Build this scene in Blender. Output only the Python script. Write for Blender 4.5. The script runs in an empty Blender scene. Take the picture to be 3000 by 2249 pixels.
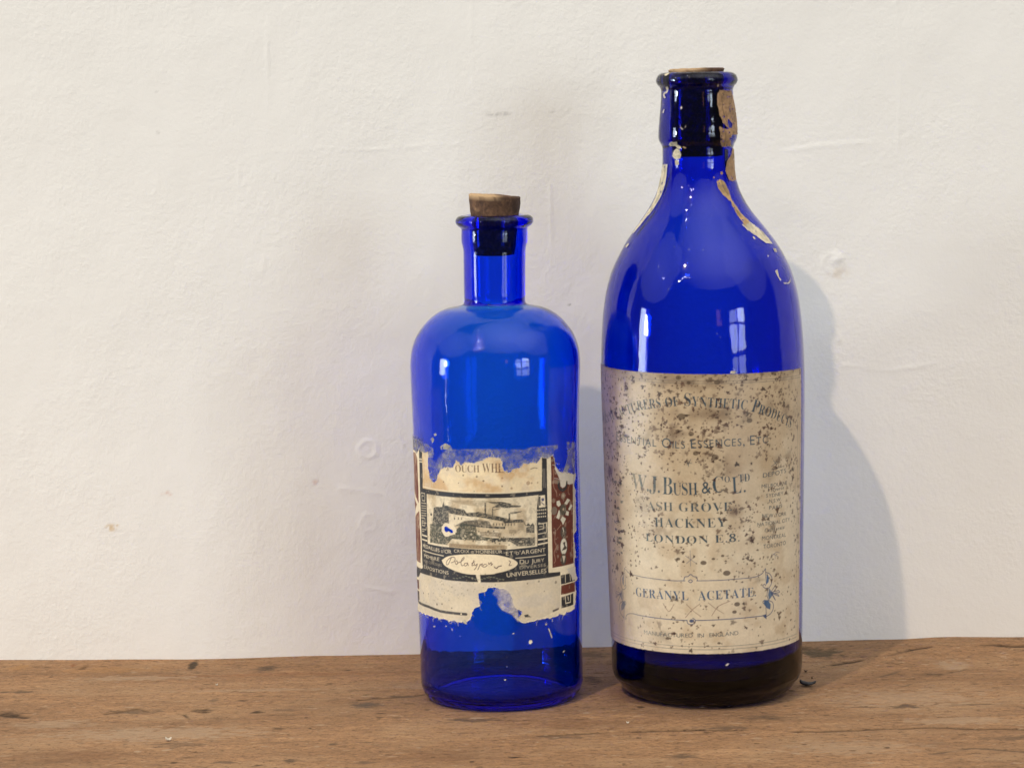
import bpy, bmesh, math, random
import numpy as np
from mathutils import Vector, Matrix

rng = np.random.default_rng(7)
random.seed(7)
R_ = math.radians
sc = bpy.context.scene
COL = sc.collection

# ------------------------------------------------------------------ camera
PW, PH = 3000.0, 2249.0
F = 7324.0
PITCH, ROLL, CAMH = R_(6.12), R_(1.0), 0.27
_r = np.array([1.0, 0, 0]); _u = np.array([0, math.sin(PITCH), math.cos(PITCH)])
_f = np.array([0, math.cos(PITCH), -math.sin(PITCH)])
RT = _r * math.cos(ROLL) - _u * math.sin(ROLL)
UP = _u * math.cos(ROLL) + _r * math.sin(ROLL)
CAM = np.array([0, 0, CAMH])
cd = bpy.data.cameras.new('camera'); cam = bpy.data.objects.new('camera', cd); COL.objects.link(cam)
M = Matrix.Identity(4)
for i in range(3):
    M[i][0], M[i][1], M[i][2], M[i][3] = RT[i], UP[i], -_f[i], CAM[i]
cam.matrix_world = M
cd.sensor_fit = 'HORIZONTAL'; cd.sensor_width = 36.0; cd.lens = 36.0 * F / PW
cd.clip_start = 0.01; cd.clip_end = 50
sc.camera = cam

def ray(px, py):
    px = np.asarray(px, float); py = np.asarray(py, float)
    return _f + RT * ((px - PW/2)/F)[..., None] + UP * ((PH/2 - py)/F)[..., None]

def hit_y(px, py, Y):
    d = ray(px, py); t = Y / d[..., 1]
    return CAM + d * t[..., None]

def hit_z(px, py, z=0.0):
    d = ray(px, py); t = (z - CAMH) / d[..., 2]
    return CAM + d * t[..., None]

# ------------------------------------------------------------------ world, lamps, exposure
w = bpy.data.worlds.new('World'); sc.world = w; w.use_nodes = True
bg = w.node_tree.nodes['Background']
bg.inputs['Color'].default_value = (1.0, 0.985, 0.96, 1)
bg.inputs['Strength'].default_value = 0.08
sc.view_settings.view_transform = 'Standard'; sc.view_settings.look = 'None'
sc.view_settings.exposure = 0.50; sc.view_settings.gamma = 1.0
sc.view_settings.use_curve_mapping = False
TARGET = Vector((0.05, 1.17, 0.15))

def lamp_dir(az, el, dist):
    return TARGET + Vector((math.sin(R_(az))*math.cos(R_(el)), -math.cos(R_(az))*math.cos(R_(el)), math.sin(R_(el)))) * dist

def point(name, az, el, dist, power, radius, color):
    l = bpy.data.lights.new(name, 'POINT'); l.energy = power; l.shadow_soft_size = radius; l.color = color
    o = bpy.data.objects.new(name, l); o.location = lamp_dir(az, el, dist); COL.objects.link(o); return o

def area(name, az, el, dist, power, sx, sy, color):
    l = bpy.data.lights.new(name, 'AREA'); l.shape = 'RECTANGLE'; l.size = sx; l.size_y = sy
    l.energy = power; l.color = color
    o = bpy.data.objects.new(name, l); o.location = lamp_dir(az, el, dist); COL.objects.link(o)
    o.rotation_euler = (TARGET - o.location).to_track_quat('-Z', 'Y').to_euler(); return o

WARM = (1.0, 0.78, 0.54); COOL = (0.78, 0.89, 1.0)
# the ceiling lamp throws the one clear shadow; its small neighbours only sparkle in the glass
key = point('ceiling_lamp', 0, 0, 1, 300, 0.050, WARM)
key.location = (0.0897 - .575*3.2, 1.152 - 3.2, .288 + 1.2*3.2)
for az, el, p in ((-26, 36, 12), (-30.5, 33.5, 3), (-33.5, 30.2, 3), (-19.2, 34.7, 3), (-22.5, 35.6, 2.5), (-44.7, 60.8, 4), (-53, 68.7, 3), (-27.5, 56.5, 2), (-56, 30.4, 2), (-44.7, 24.1, 2), (-74, 39, 1.2)):
    point('chandelier_bulb', az, el, 4.0, p*1.1, 0.058 if p > 5 else 0.032, (1, .9, .78))
# the white ceiling of the room
def soft(name, loc, power, sx_, sy_, spread, color):      # broad light with a soft rim
    o = area(name, 0, 0, 1, power, sx_, sy_, color); o.location = loc; o.data.shape = 'ELLIPSE'; o.data.spread = R_(spread)
    o.rotation_euler = (TARGET - o.location).to_track_quat('-Z', 'Y').to_euler()
soft('ceiling_light', (.7, -.25, 2.8), 21, 6.2, 4.2, 88, (1, 1, .98))
soft('left_side_fill', (-2.7, .0, 2.4), 4.6, 3.4, 3.2, 90, (.90, .97, 1))  # added soft fill, standing for the bright left side of the room
soft('right_side_fill', (2.7, .0, 2.4), 3.2, 3.4, 3.2, 90, (1, .99, .96))  # matching fill added on the right, no window of its own
# daylight windows of the room, seen in the glass: left one bright and narrow, right one with panes
def win_lamp(az, el, daz, del_, L_, color, dist=5.0):
    sx_, sy_ = 2*dist*math.tan(R_(daz/2)), 2*dist*math.tan(R_(del_/2))
    area('window_or_lamp', az, el, dist, L_*math.pi*sx_*sy_, sx_, sy_, color)
win_lamp(-76, 1.5, 8.5, 15, 15, COOL); win_lamp(-71, 4.2, 3.6, 5.0, 85, (.93, .97, 1)); win_lamp(-70.3, -5, 1.2, 9, 9, COOL)
for az, daz, el, de, L_ in ((32, 7.0, 9, 4.4, 4.5), (41.4, 8.6, 9.4, 5.0, 12), (32, 7.0, 3.4, 5.2, 7.5), (41.4, 8.6, 3.4, 5.2, 8), (32, 7.0, -4, 7.6, 3.4), (41.4, 8.6, -4, 7.6, 4)):
    win_lamp(az, el, daz, de, L_, COOL)
win_lamp(15.5, 9, 3.5, 6, 1.4, (1, .42, .28))  # not a window: small reddish shaded lamp of the room

# ------------------------------------------------------------------ noise
def vnoise(x, y, seed=0):
    x = np.asarray(x, float); y = np.asarray(y, float)
    g = np.random.default_rng(seed).random((256, 256))
    xi = np.floor(x).astype(int); yi = np.floor(y).astype(int)
    fx = x - xi; fy = y - yi
    fx = fx*fx*fx*(fx*(fx*6-15)+10); fy = fy*fy*fy*(fy*(fy*6-15)+10)
    a = g[yi & 255, xi & 255]; b = g[yi & 255, (xi+1) & 255]
    c = g[(yi+1) & 255, xi & 255]; d = g[(yi+1) & 255, (xi+1) & 255]
    return (a*(1-fx)+b*fx)*(1-fy) + (c*(1-fx)+d*fx)*fy

def fbm(x, y, seed=0, oct=4):
    s = 0; a = 0.5; t = 0
    for i in range(oct):
        s = s + a*vnoise(x*2**i + 17*i, y*2**i + 31*i, seed+i); t += a; a *= .5
    return s/t

def sstep(a, b, x):
    t = np.clip((x-a)/(b-a), 0, 1); return t*t*(3-2*t)

# ------------------------------------------------------------------ object helpers
def link(name, me, mat=None, parent=None, smooth=True):
    o = bpy.data.objects.new(name, me); COL.objects.link(o)
    if mat: me.materials.append(mat)
    if parent: o.parent = parent
    if smooth: me.polygons.foreach_set('use_smooth', np.ones(len(me.polygons), bool))
    return o

def mesh(name, v, f):
    me = bpy.data.meshes.new(name)
    v = np.asarray(v, np.float32)
    if isinstance(f, np.ndarray):
        n, k = f.shape
        me.vertices.add(len(v)); me.vertices.foreach_set('co', v.ravel())
        me.loops.add(n*k); me.loops.foreach_set('vertex_index', f.ravel().astype(np.int32))
        me.polygons.add(n); me.polygons.foreach_set('loop_start', np.arange(0, n*k, k, dtype=np.int32))
        me.update(calc_edges=True); me.validate()
    else:
        me.from_pydata([tuple(map(float, p)) for p in v], [], f); me.update()
    return me

def attr(me, name, col):
    a = me.color_attributes.new(name, 'FLOAT_COLOR', 'POINT')
    col = np.asarray(col, np.float32)
    if col.shape[1] == 3: col = np.c_[col, np.ones(len(col), np.float32)]
    a.data.foreach_set('color', col.ravel())

def tag(o, label, cat, group=None):
    o['label'] = label; o['category'] = cat
    if group: o['group'] = group

def empty(name, loc):
    o = bpy.data.objects.new(name, None); o.empty_display_size = .02; COL.objects.link(o)
    o.location = loc; return o

def grid_faces(nr, nc, keep=None):
    i = np.arange(nr*nc).reshape(nr, nc)
    q = np.stack([i[:-1, :-1], i[:-1, 1:], i[1:, 1:], i[1:, :-1]], -1).reshape(-1, 4)
    if keep is not None:
        k = keep.reshape(-1)[q].any(1); q = q[k]
    return q

# ------------------------------------------------------------------ materials
class NT:
    def __init__(s, name):
        s.m = bpy.data.materials.new(name); s.m.use_nodes = True
        s.t = s.m.node_tree; s.n = s.t.nodes; s.p = s.n['Principled BSDF']; s.out = s.n['Material Output']
    def node(s, typ, **kw):
        n = s.n.new(typ)
        for k, v in kw.items():
            if k.startswith('i_'): n.inputs[k[2:].replace('_', ' ')].default_value = v
            else: setattr(n, k, v)
        return n
    def link(s, a, b): s.t.links.new(a, b)
    def coords(s, scale=(1, 1, 1), rot=(0, 0, 0)):
        tc = s.node('ShaderNodeTexCoord'); mp = s.node('ShaderNodeMapping')
        mp.inputs['Scale'].default_value = scale; mp.inputs['Rotation'].default_value = rot
        s.link(tc.outputs['Object'], mp.inputs['Vector']); return mp.outputs['Vector']
    def noise(s, vec, scale, detail=4, rough=.55, dist=0):
        n = s.node('ShaderNodeTexNoise'); n.inputs['Scale'].default_value = scale; n.inputs['Detail'].default_value = detail
        n.inputs['Roughness'].default_value = rough; n.inputs['Distortion'].default_value = dist
        s.link(vec, n.inputs['Vector']); return n.outputs['Fac']
    def ramp(s, fac, stops):
        r = s.node('ShaderNodeValToRGB'); e = r.color_ramp.elements
        while len(e) < len(stops): e.new(.5)
        for el, (p, c) in zip(e, stops):
            el.position = p; el.color = (*c, 1) if len(c) == 3 else c
        s.link(fac, r.inputs['Fac']); return r.outputs['Color']
    def mix(s, fac, a, b, mode='MIX'):
        m = s.node('ShaderNodeMix', data_type='RGBA', blend_type=mode)
        for v, i in ((fac, 0), (a, 6), (b, 7)):
            if hasattr(v, 'is_output'): s.link(v, m.inputs[i])
            else: m.inputs[i].default_value = v if i == 0 else (*v, 1)
        return m.outputs[2]
    def math(s, op, a, b=0.0):
        m = s.node('ShaderNodeMath', operation=op)
        for v, i in ((a, 0), (b, 1)):
            if hasattr(v, 'is_output'): s.link(v, m.inputs[i])
            else: m.inputs[i].default_value = v
        return m.outputs[0]
    def bump(s, h, strength, dist, prev=None):
        b = s.node('ShaderNodeBump'); b.inputs['Strength'].default_value = strength; b.inputs['Distance'].default_value = dist
        s.link(h, b.inputs['Height'])
        if prev: s.link(prev, b.inputs['Normal'])
        return b.outputs['Normal']

def mat_glass(name, sig, bump=1.0):
    t = NT(name); p = t.p
    p.inputs['Base Color'].default_value = (1, 1, 1, 1); p.inputs['Transmission Weight'].default_value = 1
    p.inputs['Roughness'].default_value = 0.035; p.inputs['IOR'].default_value = 1.38
    v = t.coords((1, 1, .35)); n = t.noise(v, 55, 2, .5); n2 = t.noise(v, 260, 2, .5)
    b = t.bump(n, .6*bump, .0006); b = t.bump(n2, .35*bump, .00012, b)
    t.link(b, p.inputs['Normal'])
    d = max(sig); va = t.node('ShaderNodeVolumeAbsorption')
    va.inputs['Density'].default_value = d
    va.inputs['Color'].default_value = (*[1 - s/d for s in sig], 1)
    t.link(va.outputs['Volume'], t.out.inputs['Volume']); return t.m

def mat_paper(name, rough=.5, spec=.4):
    t = NT(name); a = t.node('ShaderNodeAttribute', attribute_name='paint')
    v = t.coords(); n = t.noise(v, 900, 3, .6); n2 = t.noise(v, 120, 3)
    c = t.mix(.22, a.outputs['Color'], t.ramp(n2, ((.3, (.6, .55, .45)), (.7, (1.15, 1.12, 1.1)))), 'MULTIPLY')
    c = t.mix(.25, c, t.ramp(n, ((.3, (.7, .7, .7)), (.7, (1.2, 1.2, 1.2)))), 'MULTIPLY')
    t.link(c, t.p.inputs['Base Color']); t.link(a.outputs['Alpha'], t.p.inputs['Alpha'])
    t.p.inputs['Roughness'].default_value = rough; t.p.inputs['Specular IOR Level'].default_value = spec
    b = t.bump(n2, .35, .0006); b = t.bump(n, .35, .00015, b); t.link(b, t.p.inputs['Normal']); return t.m

def mat_cork():
    t = NT('cork'); v = t.coords(); n = t.noise(v, 160, 5, .65); n2 = t.noise(v, 420, 3); n3 = t.noise(v, 110, 4, .65)
    c = t.ramp(n, ((.3, (.03, .013, .007)), (.46, (.10, .049, .024)), (.60, (.175, .092, .046)), (.74, (.32, .20, .10))))
    c = t.mix(t.ramp(n3, ((.46, (0, 0, 0)), (.56, (.8, .8, .8)))), c, (.045, .02, .010))
    a = t.node('ShaderNodeAttribute', attribute_name='paint')
    c = t.mix(a.outputs['Alpha'], c, a.outputs['Color'])
    t.link(c, t.p.inputs['Base Color']); t.p.inputs['Roughness'].default_value = .85
    b = t.bump(n, .8, .0012); b = t.bump(n2, .5, .0005, b); t.link(b, t.p.inputs['Normal']); return t.m

def mat_wall():
    t = NT('painted_plaster'); v = t.coords(); tc = t.coords((1, 1, .28))
    a = t.node('ShaderNodeAttribute', attribute_name='paint')
    n = t.noise(v, 14, 4, .6)
    c = t.mix(n, (.79, .777, .733), (.845, .835, .795))
    c = t.mix(a.outputs['Alpha'], c, a.outputs['Color'])
    t.link(c, t.p.inputs['Base Color']); t.p.inputs['Roughness'].default_value = .6; t.p.inputs['Specular IOR Level'].default_value = .25
    s1 = t.noise(v, 480, 3, .6, .1); s2 = t.noise(tc, 300, 2, .5); s3 = t.noise(v, 110, 3, .5)
    am = t.ramp(t.noise(v, 16, 3, .6), ((.36, (.4, .4, .4)), (.64, (1, 1, 1))))
    b = t.bump(t.math('MULTIPLY', s3, am), .26, .0010); b = t.bump(t.math('MULTIPLY', s1, am), .34, .0009, b); b = t.bump(s2, .08, .0005, b)
    t.link(b, t.p.inputs['Normal']); return t.m

def mat_wood():
    t = NT('worn_wood'); a = t.node('ShaderNodeAttribute', attribute_name='paint')
    v = t.coords((1, 3, 3)); vl = t.coords((1, 22, 22)); vm = t.coords((1, 4.5, 4.5)); vr = t.coords((1, 2, 2))
    big = t.noise(v, 7, 5, .6, .6); lines = t.noise(vl, 7, 4, .6, .4); mid = t.noise(t.coords((1, 2.2, 2.2)), 70, 6, .7, .3); fine = t.noise(t.coords((1, 1.2, 1.2)), 300, 4, .7); patch = t.noise(vr, 16, 5, .65, .4)
    c = t.ramp(big, ((.30, (.115, .054, .024)), (.46, (.172, .086, .039)), (.58, (.228, .120, .056)), (.72, (.30, .17, .085))))
    c = t.mix(.35, c, t.ramp(lines, ((.34, (.55, .48, .43)), (.52, (1, 1, 1)), (.68, (1.3, 1.28, 1.22)))), 'MULTIPLY')
    c = t.mix(.75, c, t.ramp(mid, ((.34, (.45, .39, .35)), (.46, (.92, .90, .88)), (.56, (1.1, 1.1, 1.1)), (.68, (1.5, 1.5, 1.46)))), 'MULTIPLY')
    c = t.mix(.75, c, t.ramp(fine, ((.36, (.45, .41, .38)), (.48, (1, 1, 1)), (.62, (1.5, 1.5, 1.48)))), 'MULTIPLY')
    dash = t.noise(t.coords((1, 2.6, 2.6), (0, 0, .02)), 120, 3, .75)
    pore = t.noise(t.coords((1, 1.4, 1.4)), 420, 2, .6)
    c = t.mix(t.ramp(patch, ((.48, (0, 0, 0)), (.66, (.5, .5, .5)))), c, (.31, .205, .115))
    c = t.mix(.32, c, (.52, .325, .185))
    c = t.mix(t.ramp(dash, ((.33, (.75, .75, .75)), (.40, (0, 0, 0)))), c, (.085, .048, .026))
    c = t.mix(t.ramp(dash, ((.61, (0, 0, 0)), (.68, (.6, .6, .6)))), c, (.46, .33, .215))
    c = t.mix(t.ramp(pore, ((.33, (.55, .55, .55)), (.40, (0, 0, 0)))), c, (.08, .045, .025))
    c = t.mix(a.outputs['Alpha'], c, a.outputs['Color'])
    t.link(c, t.p.inputs['Base Color']); t.p.inputs['Roughness'].default_value = .8; t.p.inputs['Specular IOR Level'].default_value = .15
    b = t.bump(mid, .8, .0014); b = t.bump(fine, .8, .0008, b); b = t.bump(dash, .6, .0010, b); b = t.bump(a.outputs['Alpha'], -.3, .0006, b)
    t.link(b, t.p.inputs['Normal']); return t.m

def mat_plain(name, c, rough=.7):
    t = NT(name); v = t.coords(); n = t.noise(v, 500, 4)
    t.link(t.mix(n, tuple(x*.5 for x in c), tuple(x*1.4 for x in c)), t.p.inputs['Base Color'])
    t.p.inputs['Roughness'].default_value = rough; t.link(t.bump(n, .5, .0005), t.p.inputs['Normal']); return t.m

# ------------------------------------------------------------------ place of things
base_front = hit_z(1461.0, 2086.0)
YB = base_front[1] + 0.0352            # depth of both bottle axes
YW = hit_z(1300.0, 1913.0)[1]          # foot of the wall
print('YB', YB, 'YW', YW)

# ------------------------------------------------------------------ wall
WALL = mat_wall()
def axis(lo, a, b, hi, n, m=10):
    return np.r_[np.linspace(lo, a, m, endpoint=False), np.linspace(a, b, n), np.linspace(b, hi, m+1)[1:]]
wx = axis(-1.6, -.30, .30, 1.6, 680); wz = axis(-.6, -.02, .36, 1.5, 430)
X, Z = np.meshgrid(wx, wz)
def wp(px, py):
    p = hit_y(px, py, YW); return p[..., 0], p[..., 2]
H = .0011*(fbm(X*9, Z*9, 3, 3)-.5) + .0006*(fbm(X*38, Z*26, 5, 3)-.5)
wcol = np.zeros((*X.shape, 4))
def win(ax, lo, hi):
    return slice(max(np.searchsorted(ax, lo)-1, 0), np.searchsorted(ax, hi)+1)
def wbump(px, py, r, h, ring=False):
    x, z = wp(px, py); r = r*.000171
    w_ = (win(wz, z-3*r, z+3*r), win(wx, x-3*r, x+3*r)); Xw, Zw = X[w_], Z[w_]
    d = np.hypot((Xw-x), (Zw-z))/r + .25*(fbm(Xw*400, Zw*400, int(px), 2)-.5)
    H[w_] += (h*np.exp(-((d-.9)/.22)**2) + .3*h*np.exp(-(d/.5)**2) if ring else h*np.exp(-(d**2)*1.2))
def wstroke(pts, wd, h, jit=3):
    p = np.array(pts, float); x, z = wp(p[:, 0], p[:, 1])
    w_ = (win(wz, z.min()-.006, z.max()+.006), win(wx, x.min()-.006, x.max()+.006)); Xw, Zw = X[w_], Z[w_]
    if not Xw.size: return
    best = np.full(Xw.shape, 1e9)
    jx = .000171*jit*(fbm(Xw*120, Zw*120, int(p[0, 0]), 3)-.5)*2
    for i in range(len(p)-1):
        dx, dz = x[i+1]-x[i], z[i+1]-z[i]; t = np.clip(((Xw-x[i])*dx+(Zw-z[i])*dz)/(dx*dx+dz*dz), 0, 1)
        best = np.minimum(best, np.hypot(Xw-x[i]-t*dx+jx, Zw-z[i]-t*dz+jx))
    amp = .35 + .9*sstep(.35, .65, fbm(Xw*60, Zw*60, int(p[0, 1]), 2))
    H[w_] += .42*h*amp*np.exp(-(best/(wd*.000171))**2)
wbump(1078, 1314, 28, .00026, True); wbump(2452, 759, 17, .0008); wbump(2440, 770, 30, .0002, True)
wbump(1080, 1530, 26, .00015, True); wbump(1060, 1530, 60, .0002)
for pts, wd, h in (([(785, 60), (782, 140), (786, 200), (783, 320)], 5, .0005), ([(700, 480), (698, 560), (697, 660)], 4, .0004),
        ([(818, 600), (816, 660), (812, 710)], 5, .0005), ([(800, 445), (860, 442), (960, 434), (1100, 440), (1230, 428)], 4, .0004),
        ([(440, 432), (520, 428), (575, 434)], 3, -.0003), ([(775, 755), (768, 800)], 7, .0006), ([(1380, 0), (1384, 260)], 3, .0003),
        ([(1245, 130), (1225, 230)], 3, .0003), ([(1612, 540), (1616, 700), (1612, 790)], 4, .0004), ([(1215, 425), (1340, 425)], 3, .0003),
        ([(2290, 432), (2350, 424), (2420, 410), (2520, 406), (2640, 398), (2660, 380)], 6, -.0003), ([(2300, 442), (2400, 427), (2560, 416)], 6, .0003),
        ([(2440, 950), (2460, 990), (2455, 1000)], 5, .0006), ([(2470, 1070), (2600, 1085), (2740, 1065)], 6, .0004), ([(2625, 0), (2640, 200), (2630, 430)], 4, .0004),
        ([(1000, 1430), (1120, 1445), (1200, 1500)], 9, .0004), ([(1080, 1720), (1150, 1735)], 5, .0004), ([(1165, 1260), (1185, 1320), (1170, 1370)], 4, .0004)):
    wstroke(pts, wd, h)
for k in range(30):       # short trowel and brush ridges
    px, py = rng.uniform(0, 3000), rng.uniform(0, 1900); a = rng.normal(math.pi/2, .35); L = rng.uniform(20, 110)
    wstroke([(px, py), (px+L*math.cos(a)*.5, py+L*math.sin(a)*.5), (px+L*math.cos(a+.2), py+L*math.sin(a+.2))], rng.uniform(2.5, 5), rng.choice([-1, 1])*rng.uniform(.00006, .0002))
def wstain(px, py, rx, ry, c, al, seed):
    x, z = wp(px, py); s = .000171
    w_ = (win(wz, z-2*ry*s, z+2*ry*s), win(wx, x-2*rx*s, x+2*rx*s)); Xw, Zw = X[w_], Z[w_]
    d = np.hypot((Xw-x)/(rx*s), (Zw-z)/(ry*s)); m = al*sstep(1.1, .3, d)*sstep(.42, .6, fbm(Xw*330, Zw*330, seed, 3))
    cw_ = wcol[w_]; i = m > cw_[..., 3]; cw_[i] = np.c_[np.tile(c, (i.sum(), 1)), m[i]]
YEL = (.62, .47, .28); PNK = (.66, .48, .40); GRY = (.32, .31, .29)
for a in ((325, 1545, 22, 15, YEL, .8, 1), (345, 1535, 8, 10, YEL, .8, 2), (490, 1445, 22, 10, PNK, .7, 3), (925, 1412, 26, 10, PNK, .6, 4),
          (820, 1608, 16, 8, YEL, .6, 5), (1460, 335, 50, 8, GRY, .5, 6), (1640, 327, 45, 6, GRY, .4, 7), (1668, 893, 6, 4, GRY, .9, 8),
          (462, 388, 6, 6, GRY, .8, 9), (450, 271, 14, 5, GRY, .5, 10), (2500, 870, 10, 3, YEL, .7, 11), (2455, 800, 40, 25, YEL, .25, 12)):
    wstain(*a)
V = np.stack([X, YW - H, Z], -1).reshape(-1, 3)
me = mesh('wall', V, grid_faces(len(wz), len(wx)))
attr(me, 'paint', wcol.reshape(-1, 4))
wall = link('wall', me, WALL); wall['kind'] = 'structure'

# ------------------------------------------------------------------ shelf
edge = np.array([(-300, 1933), (0, 1931), (270, 1931.5), (540, 1929.5), (700, 1927), (881, 1921), (1220, 1916), (1500, 1906), (1703, 1896.5), (2020, 1888),
                 (2347, 1878.5), (2639, 1872), (2740, 1866), (2800, 1864.5), (3000, 1864.5), (3300, 1864)], float)
ep = hit_y(edge[:, 0], edge[:, 1], YW)
sx = axis(-1.1, -.30, .30, 1.1, 900); Y0 = .955
sy = np.r_[np.linspace(Y0, 1.0, 6, endpoint=False), np.linspace(1.0, YW+.004, 330)]
SX, SY = np.meshgrid(sx, sy)
zb = np.interp(SX, ep[:, 0], ep[:, 2])
SH = zb*sstep(YB+.036, YW-.004, SY)
SH += .0005*(fbm(SX*10, SY*60, 21, 3)-.5)*sstep(YB+.05, YW, SY) + .00035*(fbm(SX*30, SY*300, 22, 3)-.5)
near = np.minimum(np.hypot(SX+.0045, SY-YB), np.hypot(SX-.089, SY-YB))
SH = np.where(near < .05, np.minimum(SH, 0) - .0001, SH)
SH -= .006*sstep(Y0+.008, Y0, SY)
scol = np.zeros((*SX.shape, 4))
def smark(px, py, rx, ry, c, al, seed, ang=0, dep=0., hard=.35, fr=1.0):
    """stain or gouge: pixel position on the board, radii in photo pixels along/across"""
    p = hit_z(px, py); kx = p[1]/F; ky = kx/.235
    w_ = (win(sy, p[1]-1.6*ry*ky, p[1]+1.6*ry*ky), win(sx, p[0]-1.6*rx*kx, p[0]+1.6*rx*kx)); Xw, Yw_ = SX[w_], SY[w_]
    if not Xw.size: return
    d = np.hypot((Xw-p[0])/(rx*kx), (Yw_-p[1])/(ry*ky)) + 1.5*fr*(fbm(Xw*260, Yw_*620, seed, 5)-.5)
    m = al*sstep(1.0, hard, d)*(.55+.75*fbm(Xw*300, Yw_*1400, seed+5, 3))
    m = np.clip(m, 0, .95); sw = scol[w_]; i = m > sw[..., 3]
    sw[i] = np.c_[np.tile(c, (i.sum(), 1)), m[i]]
    SH[w_] -= dep*sstep(1, .2, d)
def scrack(pts, wd, c, al, dep, seed):
    q = np.array(pts, float); p = hit_z(q[:, 0], q[:, 1])
    w_ = (win(sy, p[:, 1].min()-.006, p[:, 1].max()+.006), win(sx, p[:, 0].min()-.005, p[:, 0].max()+.005)); Xw, Yw_ = SX[w_], SY[w_]
    best = np.full(Xw.shape, 1e9)
    jy = .0022*(fbm(Xw*70, Yw_*0+seed, seed, 4)-.5)
    for i in range(len(q)-1):
        dx, dy = p[i+1, 0]-p[i, 0], p[i+1, 1]-p[i, 1]
        t = np.clip(((Xw-p[i, 0])*dx+(Yw_-p[i, 1])*dy)/(dx*dx+dy*dy), 0, 1)
        best = np.minimum(best, np.hypot(Xw-p[i, 0]-t*dx, Yw_-p[i, 1]-t*dy+jy))
    am = sstep(.35, .55, fbm(Xw*45, Yw_*30, seed+9, 3))
    m = np.clip(al*am*np.exp(-(best/(wd*.0007))**2), 0, .95); sw = scol[w_]; i = m > sw[..., 3]
    sw[i] = np.c_[np.tile(c, (i.sum(), 1)), m[i]]
    SH[w_] -= dep*am*np.exp(-(best/(wd*.0007))**2)
DK = (.035, .022, .014); GB = (.075, .055, .04); PALE = (.40, .29, .19); RED = (.22, .085, .035); ORG = (.33, .17, .06)
for a in ((566, 1944, 17, 17, (.05, .04, .028), 1.0, 1, 0, .0006, .6, .5), (244, 1955, 16, 8, (.10, .05, .02), .8, 2), (214, 1949, 10, 6, RED, .8, 3), (60, 1957, 40, 9, ORG, .55, 31), (330, 1960, 170, 16, ORG, .38, 32),
          (780, 1956, 42, 12, GB, .8, 4), (54, 2026, 70, 5, GB, .7, 5), (30, 2092, 55, 11, DK, .8, 6), (400, 2084, 85, 10, GB, .6, 7, 0, .0004), (345, 2086, 22, 8, DK, .5, 33),
          (597, 2080, 36, 8, DK, .8, 8, 0, .0004), (625, 2052, 18, 6, GB, .6, 9), (1071, 2063, 60, 11, (.09, .07, .055), .85, 10), (1180, 2038, 60, 4, GB, .7, 11),
          (1385, 2108, 85, 8, (.10, .07, .05), .8, 12), (1395, 2102, 30, 4, PALE, .7, 13), (840, 2079, 60, 4, GB, .5, 14), (1110, 2101, 16, 4, DK, .7, 15), (975, 2178, 24, 4, GB, .7, 16),
          (850, 2228, 30, 7, GB, .7, 17), (660, 2232, 50, 5, GB, .6, 18), (1070, 2232, 45, 6, GB, .6, 19), (2400, 1923, 75, 14, (.10, .075, .045), .9, 20, 0, .0006, .5),
          (2360, 1914, 40, 5, DK, .7, 21), (1725, 1925, 70, 12, (.11, .075, .048), .6, 22), (1740, 1990, 40, 14, GB, .6, 23), (2002, 2216, 55, 11, GB, .75, 24), (2115, 2130, 90, 7, GB, .65, 25), (2240, 2100, 90, 10, GB, .6, 26),
          (1650, 2158, 90, 6, GB, .55, 27), (2650, 2068, 60, 8, GB, .75, 28), (2730, 1975, 40, 6, DK, .6, 29), (2790, 1950, 60, 16, PALE, .6, 30), (2960, 2160, 130, 8, GB, .5, 34),
          (450, 2150, 420, 26, PALE, .62, 40, 0, 0, .2), (150, 2120, 160, 16, PALE, .5, 41), (420, 1985, 260, 9, PALE, .5, 42), (760, 2020, 330, 6, PALE, .45, 43), (1250, 2010, 120, 10, PALE, .4, 44),
          (2650, 2045, 330, 40, PALE, .5, 45, 0, 0, .2), (2500, 2190, 300, 25, PALE, .42, 46), (2800, 2110, 200, 14, PALE, .5, 47), (520, 2180, 90, 14, GB, .45, 48), (380, 2150, 70, 10, GB, .4, 49), (200, 2210, 260, 22, (.16, .075, .035), .45, 50), (1300, 2215, 260, 18, (.15, .07, .034), .45, 51), (1700, 2120, 260, 22, (.15, .07, .034), .4, 52), (800, 1975, 500, 7, RED, .35, 53)):
    smark(*a)
for a in (([(1500, 2160), (1700, 2148), (1870, 2141), (2060, 2136), (2400, 2142), (2700, 2130), (3000, 2136)], 1.6, DK, .95, .0007, 61), ([(1850, 2142), (1990, 2138), (2060, 2134)], 2.2, DK, 1.2, .0007, 68),
          ([(2440, 1950), (2560, 1935), (2660, 1918), (2760, 1908), (2900, 1906), (3000, 1908)], 2.0, DK, .9, .0006, 62), ([(2300, 2065), (2600, 2070), (2900, 2060), (3000, 2072)], 1.4, GB, .8, .0004, 63),
          ([(2700, 2210), (2850, 2190), (3000, 2200)], 1.4, GB, .8, .0004, 69), ([(1050, 2050), (1180, 2040), (1240, 2034)], 1.6, DK, .7, .0004, 64), ([(310, 2090), (400, 2075), (460, 2088)], 1.6, DK, .7, .0004, 65),
          ([(500, 2010), (800, 2030), (1100, 2020)], 1.1, GB, .6, .0003, 66), ([(540, 2092), (560, 2112)], 1.2, DK, .8, .0003, 67), ([(0, 2092), (75, 2100)], 3, DK, .8, .0006, 70),
          ([(650, 2180), (900, 2170), (1200, 2175)], 1.2, GB, .6, .0003, 71), ([(2560, 1985), (2700, 1950), (2800, 1930)], 1.6, GB, .7, .0003, 72), ([(2640, 2010), (2760, 1975), (2830, 1960)], 1.4, GB, .6, .0003, 73)):
    scrack(*a)
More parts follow.
